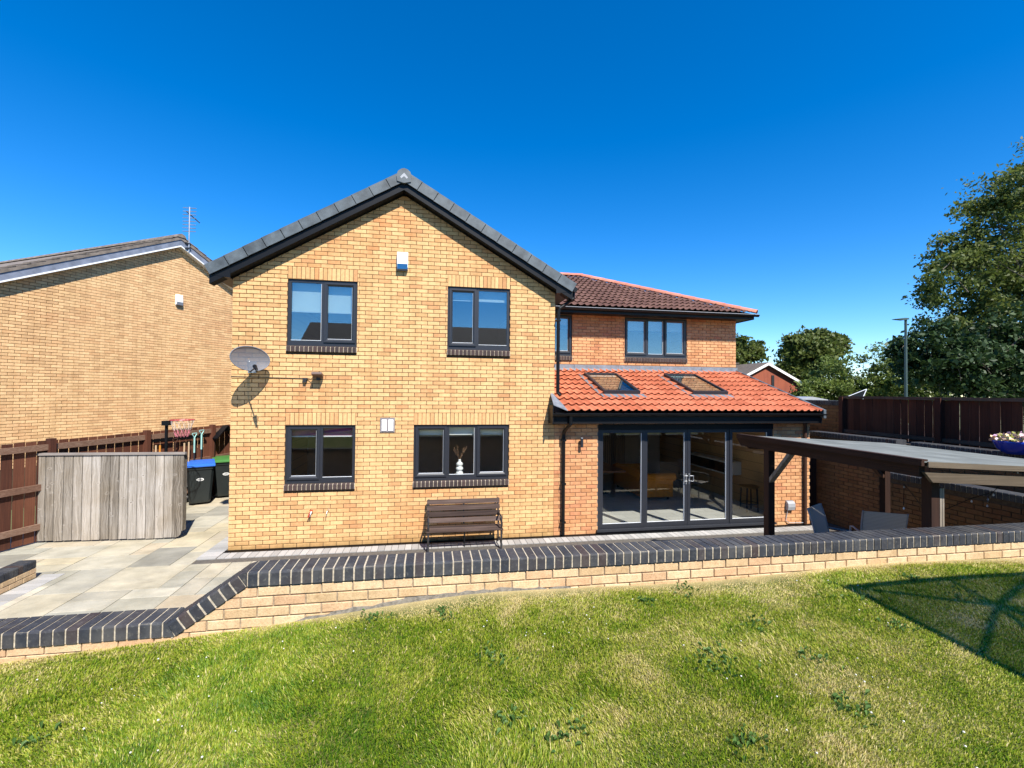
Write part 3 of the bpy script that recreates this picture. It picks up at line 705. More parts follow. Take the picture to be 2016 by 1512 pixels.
m = MB(); m.prism([(RX-.07, -.258, RZ-.08), (RX, -.258, RZ+.0), (RX+.07, -.258, RZ-.08), (RX+.05, -.258, RZ-.11), (RX, -.258, RZ-.065), (RX-.05, -.258, RZ-.11)], (0, .004, 0)); m.build('ridge_cap_emboss', M_GREYP, roof)

# --- pantiles
def tile_mesh(name, mat, w=.33, length=.40, rolls=2):
    prof = []
    sh = [(0, .012), (.12, .002), (.28, 0), (.45, .004), (.60, .018), (.74, .034), (.86, .037), (.95, .024)]
    for r in range(rolls):
        for a, h in sh: prof.append(((r+a)/rolls*w, h))
    prof.append((w+.012, .012)); k = len(prof); m = MB(); th = .011
    f = [(x, 0, h+.042) for x, h in prof]; b = [(x, length, h+.0) for x, h in prof]; u = [(x, .004, h+.042-th) for x, h in prof]
    m.add(f+b+u, [(i, i+1, k+i+1, k+i) for i in range(k-1)]+[(2*k+i, 2*k+i+1, i+1, i) for i in range(k-1)])
    me = m.mesh(name); me.materials.append(mat); return me
def lay_tiles(parent, me, O, slope, x0, x1, rows, gauge, keep, w=.33):
    """O = eaves line point (y, z); rows run up +Y with the given slope"""
    L = math.hypot(1, slope); cy, cz = 1/L, slope/L; n = 0
    for r in range(rows):
        y, z = O[0]+r*gauge*cy, O[1]+r*gauge*cz
        x = x0
        while x < x1-.02:
            if keep(x, x+w, y, r):
                o = link('roof_tile', me, parent); jx = random.uniform(-.002, .002); jr = random.uniform(-.004, .004)
                sx = min(1.0, (x1-x)/w)
                o.matrix_basis = Matrix(((sx, 0, 0, x+jx), (0, cy, -cz, y), (jr, cz, cy, z+random.uniform(-.001, .002)), (0, 0, 0, 1))); n += 1
            x += w
    return n
# extension lean-to roof
ey, ez = -.34, 2.410; es = (3.40-2.43)/2.9
m = MB(); m.prism([(FW_-.06, ey+.03, ez), (EXT+.01, ey+.03, ez), (EXT+.01, YU, ez+es*(YU-ey-.03)), (FW_-.06, YU, ez+es*(YU-ey-.03))], (0, 0, -.05))
eroof = m.build('extension_roof', M_BLACK, house)
RLs = [(7.09, 7.92, .60, 1.92), (9.18, 10.04, .62, 1.95)]
def keep_e(xa, xb, y, r):
    for (a, b, c, d) in RLs:
        if xa < b-.02 and xb > a+.02 and y+.30 > c and y+.06 < d: return False
    return True
tm_r = tile_mesh('red_tile', M_TILE_R, .32, .40)
lay_tiles(eroof, tm_r, (ey, ez+.012), es, FW_+.15, EXT, 9, .34, keep_e, .32)
# tiles cut round the rooflights
half = tile_mesh('red_tile_half', M_TILE_R, .16, .40, 1)
L = math.hypot(1, es)
for (a, b, c, d) in RLs:
    for r in range(9):
        y, z = ey+r*.34/L, ez+.012+r*.34*es/L
        if not (y+.30 > c and y+.06 < d): continue
        xs = FW_+.15
        while xs < EXT:
            if xs < b-.02 and xs+.32 > a+.02:
                for q in (xs, xs+.16):
                    if q+.16 <= a+.06 or q >= b-.06 or y+.08 < c and y+.34 < c+.1 or y > d-.1:
                        o = link('roof_tile', half, eroof); o.matrix_basis = Matrix(((1, 0, 0, q), (0, 1/L, -es/L, y), (0, es/L, 1/L, z), (0, 0, 0, 1)))
            xs += .32
nv = np.array([0, -es/L, 1/L]); vv = np.array([0, 1/L, es/L]); ux = np.array([1, 0, 0])
for (a, b, c, d) in RLs:
    P = np.array([(a+b)/2, (c+d)/2, ez+.03+es*((c+d)/2-ey)]); hx, hv = (b-a)/2, (d-c)/2*L
    m = MB(); fw = .05
    for s in (-1, 1):
        m.obox(P+s*(hx-fw/2)*ux+.05*nv, ux, vv, nv, fw/2, hv, .05)
        m.obox(P+s*(hv-fw/2)*vv+.05*nv, ux, vv, nv, hx-fw, fw/2, .048)
    rl = m.build('rooflight', M_ANTH, house)
    m = MB(); m.obox(P+.075*nv, ux, vv, nv, hx-fw+.005, hv-fw+.005, .003); m.build('pane', M_GLASSU, rl)
    m = MB(); m.obox(P+.0*nv, ux, vv, nv, hx-fw, hv-fw, .004); m.build('shaft', M_DARKIN, rl)
    m = MB(); m.obox(P-(hv+.09)*vv+.018*nv, ux, vv, nv, hx+.08, .10, .008)
    for s in (-1, 1): m.obox(P+s*(hx+.05)*ux+.012*nv, ux, vv, nv, .055, hv, .008)
    m.obox(P+(hv+.06)*vv+.02*nv, ux, vv, nv, hx+.1, .06, .008)
    m.build('flashing', M_LEAD, rl)
    m = MB(); m.obox(P+(hv-.16)*vv+.062*nv, ux, vv, nv, hx-fw-.04, .05, .003); m.build('blind', M_BLIND, rl)
# lead flashing against the wall, steps
zt = ez+.03+es*(YU-ey)
xs = FW_+.02
while xs < EXT:
    w = min(1.18, EXT+.06-xs)
    m = MB(); m.box(xs, xs+w-.006, YU-.022, YU-.003, zt-.02, zt+.115); m.prism([(xs, YU-.16, zt-.030), (xs+w-.006, YU-.16, zt-.030), (xs+w-.006, YU-.02, zt+.022), (xs, YU-.02, zt+.022)], (0, 0, -.012))
    m.build('wall_flashing', M_LEAD, eroof); xs += w
# right verge trim, left lead corner, fascia, gutter
m = MB(); m.prism([(EXT+.005, ey-.02, ez+.075), (EXT+.065, ey-.02, ez+.075), (EXT+.065, ey-.02, ez-.10), (EXT+.005, ey-.02, ez-.10)], (0, YU-ey, es*(YU-ey))); m.build('verge_trim', M_VERGE, eroof)
m = MB(); m.prism([(FW_-.11, -.35, 2.56), (FW_+.17, -.36, 2.45), (FW_+.17, -.02, 2.56), (FW_-.05, -.012, 2.78), (FW_-.08, -.012, 2.76)], (0, 0, .012)); m.build('lead_corner', M_LEAD, eroof)
m = MB(); m.box(FW_-.12, FW_-.10, -.33, -.005, 2.20, 2.56); m.box(FW_-.099, EXT+.06, -.26, -.24, 2.20, ez-.002); m.box(FW_-.099, EXT+.06, -.239, -.003, 2.20, 2.215); m.box(EXT+.03, EXT+.06, -.239, 0.3, 2.216, 2.40); m.build('fascia', M_BLACK, eroof)
def gutter_run(x0, x1, y, z, r=.06):
    m = MB(); k = 9; pts = [(y+r*math.cos(math.pi*i/(k-1)), z-r*math.sin(math.pi*i/(k-1))) for i in range(k)]
    pin = [(y+(r-.006)*math.cos(math.pi*i/(k-1)), z-(r-.006)*math.sin(math.pi*i/(k-1))) for i in range(k)][::-1]
    m.prism([(x0, a, b) for a, b in pts+pin], (x1-x0, 0, 0)); return m
gutter_run(FW_-.12, EXT+.08, -.318, 2.400, .055).build('gutter', M_BLACK, eroof)
m = MB(); xx = FW_+.4
while xx < EXT: m.box(xx, xx+.03, -.38, -.31, 2.39, 2.406); xx += .9
m.build('gutter_bracket', M_BLACK, eroof)
m = MB(); px_ = 6.02; m.tube([(px_+.06, -.318, 2.35), (px_+.06, -.318, 2.20), (px_, -.10, 2.05), (px_, -.055, 1.98), (px_, -.055, .02)], .034, 10)
for z in (1.85, 1.0, .25): m.box(px_-.045, px_+.045, -.095, -.004, z, z+.035)
m.build('downpipe', M_BLACK, house)
m = MB(); p2 = 11.43; m.tube([(p2, -.05, 2.2), (p2, -.05, .02)], .034, 10); m.build('downpipe', M_DARKW, house)

# hipped upper roof
hy, hz, hs, hd = 2.05, 4.90, .46, 3.6
hxe = EXT+.26
m = MB()
m.prism([(3.2, hy+.03, hz), (hxe, hy+.03, hz), (hxe-hd, hy+hd, hz+hs*hd), (3.2, hy+hd, hz+hs*hd)], (0, 0, -.05))
m.prism([(hxe, hy+.03, hz), (hxe, hy+2*hd, hz), (hxe-hd, hy+hd, hz+hs*hd)], (0, 0, -.05))
m.prism([(3.2, hy+hd, hz+hs*hd), (hxe-hd, hy+hd, hz+hs*hd), (hxe, hy+2*hd, hz), (3.2, hy+2*hd, hz)], (0, 0, -.05))
hroof = m.build('hipped_roof', M_TILE_B, house)
tm_b = tile_mesh('brown_tile', M_TILE_B, .33, .40)
lay_tiles(hroof, tm_b, (hy, hz+.012), hs, 5.68, hxe+.01, 12, .335, lambda a, b, y, r: b < hxe-(y-hy)+.12 and a > 5.5, .33)
# hip and ridge tiles
A = np.array([hxe+.02, hy-.02, hz+.05]); B = np.array([hxe-hd, hy+hd, hz+hs*hd+.06]); n = 13
d = (B-A)/n; dn = d/np.linalg.norm(d); sdv = np.cross(dn, (0, 0, 1)); sdv /= np.linalg.norm(sdv); upv = np.cross(sdv, dn)
def half_round(A, B, rA, rB, sdv, upv):
    m = MB(); k = 9; an = [math.pi*i/(k-1) for i in range(k)]
    def ring(P, r): return [P+r*math.cos(a)*sdv+r*.75*math.sin(a)*upv-.02*upv for a in an]
    a, b, c, e = ring(A, rA), ring(B, rB), ring(A, rA-.018), ring(B, rB-.018)
    v = a+b+c+e
    m.add(v, [(i, i+1, k+i+1, k+i) for i in range(k-1)]+[(2*k+i+1, 2*k+i, 3*k+i, 3*k+i+1) for i in range(k-1)]+[(i+1, i, 2*k+i, 2*k+i+1) for i in range(k-1)])
    return m
for i in range(n): smooth(half_round(A+d*i, A+d*(i+1.06), .125, .112, sdv, upv).build('hip_tile', M_TILE_RIDGE, hroof))
P0 = B; k = 0
while P0[0]-k*.45 > 3.4:
    a = P0-np.array([k*.45-.03, 0, 0]); b = a-np.array([.46, 0, 0])
    smooth(half_round(a, b, .122, .115, np.array([0, 1., 0]), np.array([0, 0, 1.])).build('ridge_tile', M_TILE_RIDGE, hroof)); k += 1
m = MB(); m.box(FW_+.31, hxe, hy+.06, hy+.08, 4.77, hz); m.box(FW_+.31, hxe, hy+.081, YU-.003, 4.785, 4.80); m.box(hxe-.02, hxe, hy+.081, 9, 4.77, hz); m.box(EXT+.022, hxe-.021, YU, 9, 4.785, 4.80); m.build('fascia', M_BLACK, hroof)
gutter_run(FW_+.32, hxe+.08, hy, 4.885, .055).build('gutter', M_BLACK, hroof)
m = MB(); m.box(FW_+.32, hxe+.05, hy-.055, hy-.035, 4.887, 4.897); m.build('gutter_rim_highlight', M_GREYP, hroof)  # added pale strip, imitates the sunlit highlight along the gutter rim

# ------------------------------------------------------------------ things fixed to the house
def alarm_box(P, U, N, label, lens):
    t = thing('alarm_box', label, 'alarm box', tuple(P), 'alarm boxes on the house walls')
    U, D, Z = frame_of(U, N); P = np.asarray(P, float)
    m = MB(); sec = [(-.02, -.05), (-.02, -.085), (.10, -.085), (.24, -.06), (.26, -.02)]
    def V(u, y, z): return P+u*U+y*D+z*Z
    w = .098
    pr = [(0, -.003), (0, -.06), (.03, -.085), (.30, -.07), (.32, -.045), (.32, -.003)]
    m.prism([V(-w, y, z+.02) for z, y in pr], 2*w*U); m.build('cover', M_WHITE, t)
    m = MB(); m.prism([V(-w+.006, y*1.02-.002, z*.34-.005) for z, y in [(0, -.01), (0, -.055), (.06, -.092), (.34, -.092), (.36, -.01)]], (2*w-.012)*U); m.build('lens', lens, t)
    return t
alarm_box((2.90, 0, 5.04), (1, 0, 0), (0, -1, 0), 'white alarm box with blue base under the gable peak', M_BLUELENS)
t = thing('wall_vent', 'square grey wall vent with two white louvred panels', 'vent', (2.666, 0, 2.05))
m = MB(); m.box(2.535, 2.797, -.02, -.002, 2.04, 2.305); m.build('frame', plain('vent_grey', (.20, .18, .18), .6), t)
for a in (2.565, 2.683):
    for k in range(9):
        m = MB(); m.prism([(a, -.022, 2.075+k*.0225), (a, -.034, 2.072+k*.0225), (a, -.022, 2.09+k*.0225)], (.086, 0, 0)); m.build('louvre', M_WHITE, t)
# satellite dish
DC = atY(493, 706, -.40)
dn = np.array([.66, -.75, .06]); dn /= np.linalg.norm(dn)
t = thing('satellite_dish', 'grey oval mesh satellite dish on the left corner of the gable', 'satellite dish', (.40, 0, 3.1))
du = np.cross((0, 0, 1), dn); du /= np.linalg.norm(du); dv = np.cross(dn, du)
ca, sa = math.cos(R(-6)), math.sin(R(-6)); du, dv = ca*du+sa*dv, -sa*du+ca*dv
a_, b_ = .315, .205; K = 32; m = MB()
mm = bpy.data.materials.new('perforated_dish'); mm.use_nodes = True; MATS['perforated_dish'] = mm
n_, l_ = mm.node_tree.nodes, mm.node_tree.links; pb = n_['Principled BSDF']; pb.inputs['Base Color'].default_value = (.085, .095, .115, 1); pb.inputs['Roughness'].default_value = .55
tr_ = n_.new('ShaderNodeBsdfTransparent'); mx_ = n_.new('ShaderNodeMixShader'); mx_.inputs[0].default_value = .90
l_.new(tr_.outputs[0], mx_.inputs[1]); l_.new(pb.outputs[0], mx_.inputs[2]); l_.new(mx_.outputs[0], n_['Material Output'].inputs[0])
def dish(r, off): return [DC+r*a_*math.cos(2*math.pi*k/K)*du+r*b_*math.sin(2*math.pi*k/K)*dv-dn*(.06*(1-r*r)+off) for k in range(K)]
allr = [dish(1, 0), dish(.8, 0), dish(.55, 0), dish(.28, 0), dish(.02, 0)]; v = [q for rg in allr for q in rg]
m.add(v, [(i*K+k, i*K+(k+1) % K, (i+1)*K+(k+1) % K, (i+1)*K+k) for i in range(len(allr)-1) for k in range(K)]); smooth(m.build('reflector', mm, t))
rim = [DC+a_*math.cos(2*math.pi*k/K)*du+b_*math.sin(2*math.pi*k/K)*dv for k in range(K+1)]
m = MB(); m.tube(rim, .008, 6, cap=False); smooth(m.build('rim', M_DISH, t))
lnb = atY(503, 724, -.72); foot = DC-b_*1.0*dv-.0*dn
m = MB(); m.tube([DC-.08*dn-.1*dv, foot-.03*dn, foot+.05*dn-.02*dv, lnb], .010, 8); m.build('arm', M_BLACK, t)
m = MB(); m.tube([lnb+.04*dn-.03*dv, lnb-.04*dn+.03*dv], [.024, .034], 10); m.tube([lnb+.03*dn, lnb+.06*dn-.07*dv], .016, 8); m.build('receiver', M_BLACK, t)
m = MB(); m.tube([(.34, -.003, 3.2), (.34, -.2, 3.2), tuple(DC-.065*dn-.03*dv)], .02, 8); m.box(.27, .41, -.012, -.001, 3.1, 3.3); m.build('bracket', M_STEEL, t)
# floodlight with sensor and cable
t = thing('floodlight', 'small brown floodlight with sensor and cable beside the dish', 'floodlight', (1.45, 0, 3.03))
m = MB(); m.prism([(1.37, -.04, 3.085), (1.37, -.20, 3.115), (1.37, -.21, 3.085), (1.37, -.06, 3.03)], (.17, 0, 0)); m.build('lamp_head', plain('brown_metal', (.10, .055, .04), .5), t)
m = MB(); m.box(1.375, 1.535, -.205, -.05, 3.117, 3.121); m.build('visor', M_GREYP, t)
m = MB(); m.box(1.42, 1.48, -.05, -.001, 2.98, 3.06); m.tube([(1.45, -.05, 3.04), (1.45, -.12, 3.06)], .012, 6); m.build('bracket', M_IRON, t)
m = MB(); m.box(1.185, 1.265, -.05, -.001, 2.985, 3.02); m.box(1.20, 1.25, -.06, -.001, 2.94, 2.984); m.build('sensor', M_IRON, t)
m = MB(); m.tube([(.0, -.006, 3.03), (.6, -.006, 3.02), (1.185, -.008, 3.01)], .006, 5); m.tube([(1.265, -.02, 3.01), (1.33, -.05, 3.0), (1.40, -.05, 3.06)], .006, 5); m.build('cable', M_IRON, t)
# wall lamp
t = thing('wall_lamp', 'slim black up and down wall lamp left of the glazed doors', 'wall lamp', (6.385, 0, 1.73))
m = MB(); m.lathe((6.385, -.075, 1.725), [(.027, 0), (.029, .01), (.029, .17), (.027, .18)], 14); m.build('lamp_tube', M_ANTH, t)
m = MB(); m.box(6.365, 6.405, -.05, -.001, 1.77, 1.85); m.build('bracket', M_ANTH, t)
m = MB(); m.lathe((6.385, -.075, 1.906), [(.022, 0), (.022, .004)], 12); m.build('lens', M_SEAL, t)
# outdoor socket / meter box on the right pier, hose taps
t = thing('outdoor_socket', 'grey weatherproof socket with cable low on the right brick pier', 'socket', (11.06, 0, .33))
m = MB(); m.prism([(10.985, -.003, .33), (10.985, -.07, .33), (10.985, -.09, .40), (10.985, -.085, .47), (10.985, -.05, .51), (10.985, -.003, .52)], (.17, 0, 0)); m.build('box', M_GREYP, t)
m = MB(); m.tube([(11.02, -.03, .33), (11.0, -.02, .2), (10.98, -.02, .1), (11.05, -.03, .05), (11.2, -.03, .045), (11.4, -.03, .04)], .008, 6); m.build('cable', M_GREYP, t)
for k, (x, col, lab) in enumerate(((1.37, 'red', 'red handled outdoor tap with long spout under the window'), (1.64, 'steel', 'small plain steel tap hook right of the red tap'))):
    t = thing('outdoor_tap', lab, 'tap', (x, 0, .56))
    m = MB(); m.tube([(x, -.0, .63), (x, -.05, .635), (x-.005, -.08, .60), (x-.01, -.08, .56)], .011 if k == 0 else .007, 8); m.build('spout', M_STEEL, t)
    m = MB()
    if k == 0: m.box(x-.03, x+.03, -.062, -.04, .648, .662); m.tube([(x-.02, -.06, .62), (x-.045, -.07, .54)], .014, 6)
    else: m.tube([(x, -.03, .64), (x+.02, -.04, .68), (x+.035, -.04, .66)], .005, 6)
    m.build('handle', plain('red_paint', (.35, .04, .02), .4) if k == 0 else M_STEEL, t)

# vase on the window board
vb = (4.01, .19, 1.171)
t = thing('vase', 'white bubble vase of dried stems on the kitchen window sill', 'vase', vb)
m = MB(); m.lathe(vb, [(.04, 0), (.066, .02), (.074, .05), (.058, .085), (.04, .096), (.062, .115), (.073, .145), (.058, .175), (.038, .186), (.058, .205), (.066, .232), (.05, .26), (.028, .275), (.024, .31), (.030, .32)], 20); smooth(m.build('body', M_WHITE, t))
M_DRY = plain('dried_stem', (.20, .11, .06), .9, var=.3)
for k in range(9):
    a = random.uniform(-.9, .9); L = random.uniform(.2, .32)
    m = MB(); P = np.array([vb[0], vb[1], vb[2]+.3]); Q = P+np.array([math.sin(a)*L*.75, random.uniform(-.02, .03), L*math.cos(a*.6)])
    m.tube([P, (P+Q)/2+np.array([0, 0, .02]), Q], .003, 4)
    for q in range(10):
        f = .3+.07*q; C = P+(Q-P)*f; s = .018
        o = np.array([random.uniform(-1, 1), random.uniform(-1, 1), random.uniform(-.3, 1)])*s
        m.add([C, C+o+np.array([.006, 0, 0]), C+o*1.9, C+o-np.array([.006, 0, 0])], [(0, 1, 2, 3)])
    m.build('stem', M_DRY, t)

# ================================================================== FURNITURE INSIDE
t = thing('sofa', 'mustard buttoned sofa seen through the glazed doors', 'sofa', (9.3, 2.5, .02))
M_SOFA = plain('mustard_velvet', (.66, .23, .012), .8, var=.15, scale=20)
x0, x1, y0, y1 = 8.82, 9.82, 2.40, 4.3
m = MB(); m.box(x0+.03, x1-.10, y0+.02, y0+.24, .10, .56); m.box(x0+.03, x1-.10, y1-.24, y1, .10, .56); m.build('arm_panel', M_SOFA, t)
m = MB(); m.tube([(x0, y0+.10, .60), (x1-.02, y0+.10, .60)], .10, 14); m.tube([(x0, y1-.1, .60), (x1-.02, y1-.1, .60)], .10, 14); smooth(m.build('arm_roll', M_SOFA, t))
m = MB(); m.box(x0+.03, x0+.28, y0+.24, y1-.24, .10, .60); m.tube([(x0+.10, y0+.1, .62), (x0+.10, y1-.1, .62)], .11, 12); m.build('backrest', M_SOFA, t)
m = MB(); m.box(x0+.28, x1-.08, y0+.24, y1-.24, .10, .42); m.build('seat', M_SOFA, t)
m = MB()
for x in (x0+.1, x1-.2):
    for y in (y0+.1, y1-.15): m.tube([(x, y, .02), (x, y, .10)], .025, 8)
m.build('leg', M_DARKW, t)
t = thing('dining_table', 'dark wood dining table behind the left glass leaf', 'table', (8.2, 4.3, .02))
M_TBL = plain('table_wood', (.14, .045, .022), .45, var=.3, scale=8)
m = MB(); m.box(7.35, 8.55, 2.75, 4.4, .70, .745); m.build('table_top', M_TBL, t)
m = MB(); m.box(7.85, 8.0, 3.4, 3.6, .02, .70); m.box(7.6, 8.3, 3.3, 3.7, .02, .06); m.build('pedestal', M_IRON, t)
t = thing('stool', 'round wooden stool inside the right-hand glass leaf', 'stool', (10.98, 1.15, .02))
m = MB(); m.lathe((10.98, 1.15, .575), [(.20, 0), (.225, .012), (.225, .03), (.20, .035)], 20); m.build('seat', plain('stool_seat', (.16, .09, .03), .5), t)
for a in range(4):
    m = MB(); q = (math.cos(a*1.571+.7), math.sin(a*1.571+.7)); m.tube([(10.98+.17*q[0], 1.15+.17*q[1], .58), (10.98+.2*q[0], 1.15+.2*q[1], .02)], .018, 6); m.build('leg', M_IRON, t)
m = MB(); m.tube([(10.98+.19*math.cos(a*.5236), 1.15+.19*math.sin(a*.5236), .2) for a in range(13)], .01, 5); m.build('foot_ring', M_IRON, t)
t = thing('radiator', 'tall pale column radiator on the back wall of the room', 'radiator', (9.4, 6.15, .1))
for k in range(14):
    m = MB(); m.tube([(9.0+k*.075, 6.12, .15), (9.0+k*.075, 6.12, 1.55)], .022, 6); m.build('column', M_GREYP, t)
t = thing('media_unit', 'long dark wall unit inside beside the stool', 'cabinet', (11.2, 2.9, .75))
m = MB(); m.box(10.98, 11.325, 1.9, 4.0, .72, 1.05); m.build('carcass', M_WALLIN, t)
m = MB(); m.box(10.965, 10.979, 1.95, 3.95, .76, 1.01); m.build('front', M_BLACK, t)

# ================================================================== PATIO
m = MB(); m.box(-4.6, 13.0, -5.0, 9.0, -.055, -.012)
patio = struct(m.build('patio', M_JOINT))
cellS = .305
gx0, gy0 = -4.275, -4.87
NX, NY = 57, 45
occ = np.zeros((NX, NY), bool)
def blocked(x0, x1, y0, y1):
    if x1 > -.02 and y1 > -.40: return True            # strip by the facade / house
    return False
slab_shared = {}
def slab_me(a, b):
    if (a, b) not in slab_shared:
        w, d = a*cellS-.010, b*cellS-.010; m = MB(); c = .006
        o = [(-w/2, -d/2), (w/2, -d/2), (w/2, d/2), (-w/2, d/2)]; i = [(-w/2+c, -d/2+c), (w/2-c, -d/2+c), (w/2-c, d/2-c), (-w/2+c, d/2-c)]
        m.add([(q[0], q[1], -.02) for q in o]+[(q[0], q[1], -.003) for q in o]+[(q[0], q[1], 0) for q in i],
              [(8, 9, 10, 11)]+[(k, (k+1) % 4, 4+(k+1) % 4, 4+k) for k in range(4)]+[(4+k, 4+(k+1) % 4, 8+(k+1) % 4, 8+k) for k in range(4)])
        me = m.mesh('paving_slab'); me.materials.append(M_SLAB); slab_shared[(a, b)] = me
    return slab_shared[(a, b)]
for j in range(NY):
    for i in range(NX):
        if occ[i, j]: continue
        x, y = gx0+i*cellS, gy0+j*cellS
        if blocked(x, x+cellS, y, y+cellS): occ[i, j] = True; continue
        opts = [(2, 3), (3, 2), (2, 2), (2, 3), (1, 2), (2, 1), (3, 3)]; random.shuffle(opts); opts += [(1, 2), (2, 1), (1, 1)]
        for a, b in opts:
            if i+a > NX or j+b > NY or occ[i:i+a, j:j+b].any(): continue
            if blocked(x, x+a*cellS, y, y+b*cellS): continue
            occ[i:i+a, j:j+b] = True
            q = link('paving_slab', slab_me(a, b), patio); q.location = (x+a*cellS/2, y+b*cellS/2, random.uniform(-.002, .002)); q.rotation_euler = (random.uniform(-.002, .002), random.uniform(-.002, .002), 0)
            break
def paver_row(x0, x1, y0, y1, along='X', step=.117):
    m = MB(); w = step-.008; L_, D_ = (w, y1-y0-.008) if along == 'X' else (x1-x0-.008, w)
    m.box(-L_/2, L_/2, -D_/2, D_/2, -.02, 0); me = m.mesh('paver'); me.materials.append(M_PAVER)
    n = int(((x1-x0) if along == 'X' else (y1-y0))/step)
    for k in range(n):
        o = link('paver', me, patio)
        o.location = (x0+(k+.5)*step, (y0+y1)/2, random.uniform(-.001, .002)) if along == 'X' else ((x0+x1)/2, y0+(k+.5)*step, .003+random.uniform(-.001, .002))
paver_row(-.02, EXT+.1, -.395, -.125)
paver_row(-2.24, -1.95, -4.6, -.7, 'Y')
paver_row(-.34, -.03, -.395, 3.4, 'Y')
m = MB(); m.box(-.2, EXT+.1, -.120, -.085, -.02, .003); m.box(-.2, EXT+.1, -.035, -.004, -.02, .003); m.box(-.2, EXT+.1, -.083, -.037, -.03, -.006); m.build('slot_drain', M_BLACK, patio)

# ================================================================== RETAINING WALL
rw = thing('retaining_wall', 'low retaining wall of pale brick with blue-black brick coping at the lawn edge', 'wall', (1.63, YW, .9))
ZL, ZU = 1.037, 1.360; XA, XB = 1.655, 2.125
top = [(-6, ZL), (XA, ZL), (XB, ZU), (20, ZU)]
body = wall_slab('wall_body', (0, YW+.012, 0), (1, 0, 0), (0, -1, 0), -4.2, 13.2, -.05, 3, [], .20, M_MORT_R, rw, top)
zb = ZU-18*.075-.004
brick_wall(body, (0, YW+.012, 0), (1, 0, 0), (0, -1, 0), -4.2, 13.2, (10, 18), M_RET, [], [(u, z-.004) for u, z in top], [], singles=300, z_base=zb, depth=.012, phase=.06, jit=.002)
m = MB(); fx = np.linspace(2.42, 4.6, 34)
ft_ = [(2.38, .95), (4.65, .95)]+[(x, float(lawn_z(x, YW))+.028*min(1, (x-2.4)*3, (4.7-x)*1.2)+random.uniform(-.012, .012)) for x in fx[::-1]]
m.prism([(x, YW-.005, z) for x, z in ft_], (0, .02, 0)); m.build('concrete_footing', M_CONC, rw)
CD, CH, CP = .245, .105, .0752
def coping_mesh(name, w, mat, d=CD, h=CH):
    y0 = -.012; m = MB(); r = .016
    sec = [(y0, 0), (y0, h-r), (y0+r*.3, h-r*.3), (y0+r, h), (y0+d-r*.5, h), (y0+d, h-r*.5), (y0+d, 0)]
    m.prism([(-w/2, a, b) for a, b in sec], (w, 0, 0)); me = m.mesh(name); me.materials.append(mat); return me
cop = coping_mesh('coping_brick', CP-.0118, M_ENG)
m = MB()
for (xa, xb, z) in ((-4.2, XA-.078, ZL), (XB+.0, 13.2, ZU)):
    m.box(xa, xb, YW-.0065, YW+CD-.018, z+.001, z+CH-.0045)
ang = math.atan2(ZU-ZL, XB-XA); ra = np.array([math.cos(ang), 0, math.sin(ang)]); rn = np.array([-math.sin(ang), 0, math.cos(ang)])
LR = math.hypot(XB-XA, ZU-ZL)
A = np.array([XA, YW-.006, ZL])
m.prism([A-.03*ra+.001*rn, A+(LR)*ra+.001*rn, A+(LR-.0)*ra+(CH-.005)*rn, A+.03*ra+(CH-.005)*rn], (0, CD-.012, 0))
m.build('coping_mortar', M_MORT_P, rw)
def put_cop(P, d, n, me=cop, par=rw, jy=.002):
    o = link('coping_brick', me, par); j = random.uniform(-jy, jy); tw = random.uniform(-.007, .007); n = np.asarray(n, float)+np.array([random.uniform(-.008, .008), tw*.6, 0])
    sc_ = random.uniform(.97, 1.02); o.matrix_basis = Matrix(((d[0]*sc_, -tw, n[0], P[0]), (d[1]+tw, 1, n[1], P[1]+j), (d[2]*sc_, 0, n[2], P[2]), (0, 0, 0, 1)))
for pts in ([(XB, ZU), (XB-math.sin(ang)*CH, ZU+math.cos(ang)*CH), (XB-.001, ZU+CH)], [(XA-.075, ZL), (XA-.004, ZL), (XA-.055-.0, ZL+CH-.002), (XA-.075, ZL+CH)]):
    q = MB(); q.prism([(a, YW-.011, b) for a, b in pts], (0, CD-.004, 0)); q.build('coping_cut_brick', M_ENG, rw)
x = XA-.080-CP/2
while x > -4.2: put_cop((x, YW, ZL+.001+random.uniform(-.001, .001)), (1, 0, 0), (0, 0, 1)); x -= CP
x = XB+CP/2+.002
while x < 13.1: put_cop((x, YW, ZU+.001+random.uniform(-.001, .001)), (1, 0, 0), (0, 0, 1)); x += CP
nr = 7; st = LR/nr
for k in range(nr): put_cop(np.array([XA, YW, ZL+.001])+ra*(k+.5)*st, ra, rn)

# stub wall on the patio (runs along Y, face toward +X)
sw = thing('stub_wall', 'short low brick wall with dark coping at the left edge of the patio', 'wall', (-2.36, -.86, 0))
sb_ = wall_slab('wall_body', (-2.262, 0, 0), (0, 1, 0), (1, 0, 0), -4.8, -.86, -.03, .162, [], .20, M_MORT_R, sw)
brick_wall(sb_, (-2.262, 0, 0), (0, 1, 0), (1, 0, 0), -4.8, -.86, (0, 2), M_RET, [], None, [], z_base=.01, depth=.012, phase=.04)
m = MB(); m.box(-2.45, -2.268, -4.8, -.862, .163, .262); m.build('coping_mortar', M_MORT_P, sw)
cme = coping_mesh('stub_coping_brick', CP-.011, M_ENG, .225)
y = -.86-CP/2
while y > -4.7:
    o = link('coping_brick', cme, sw); o.matrix_basis = Matrix(((0, -1, 0, -2.262), (1, 0, 0, y), (0, 0, 1, .163), (0, 0, 0, 1))); y -= CP

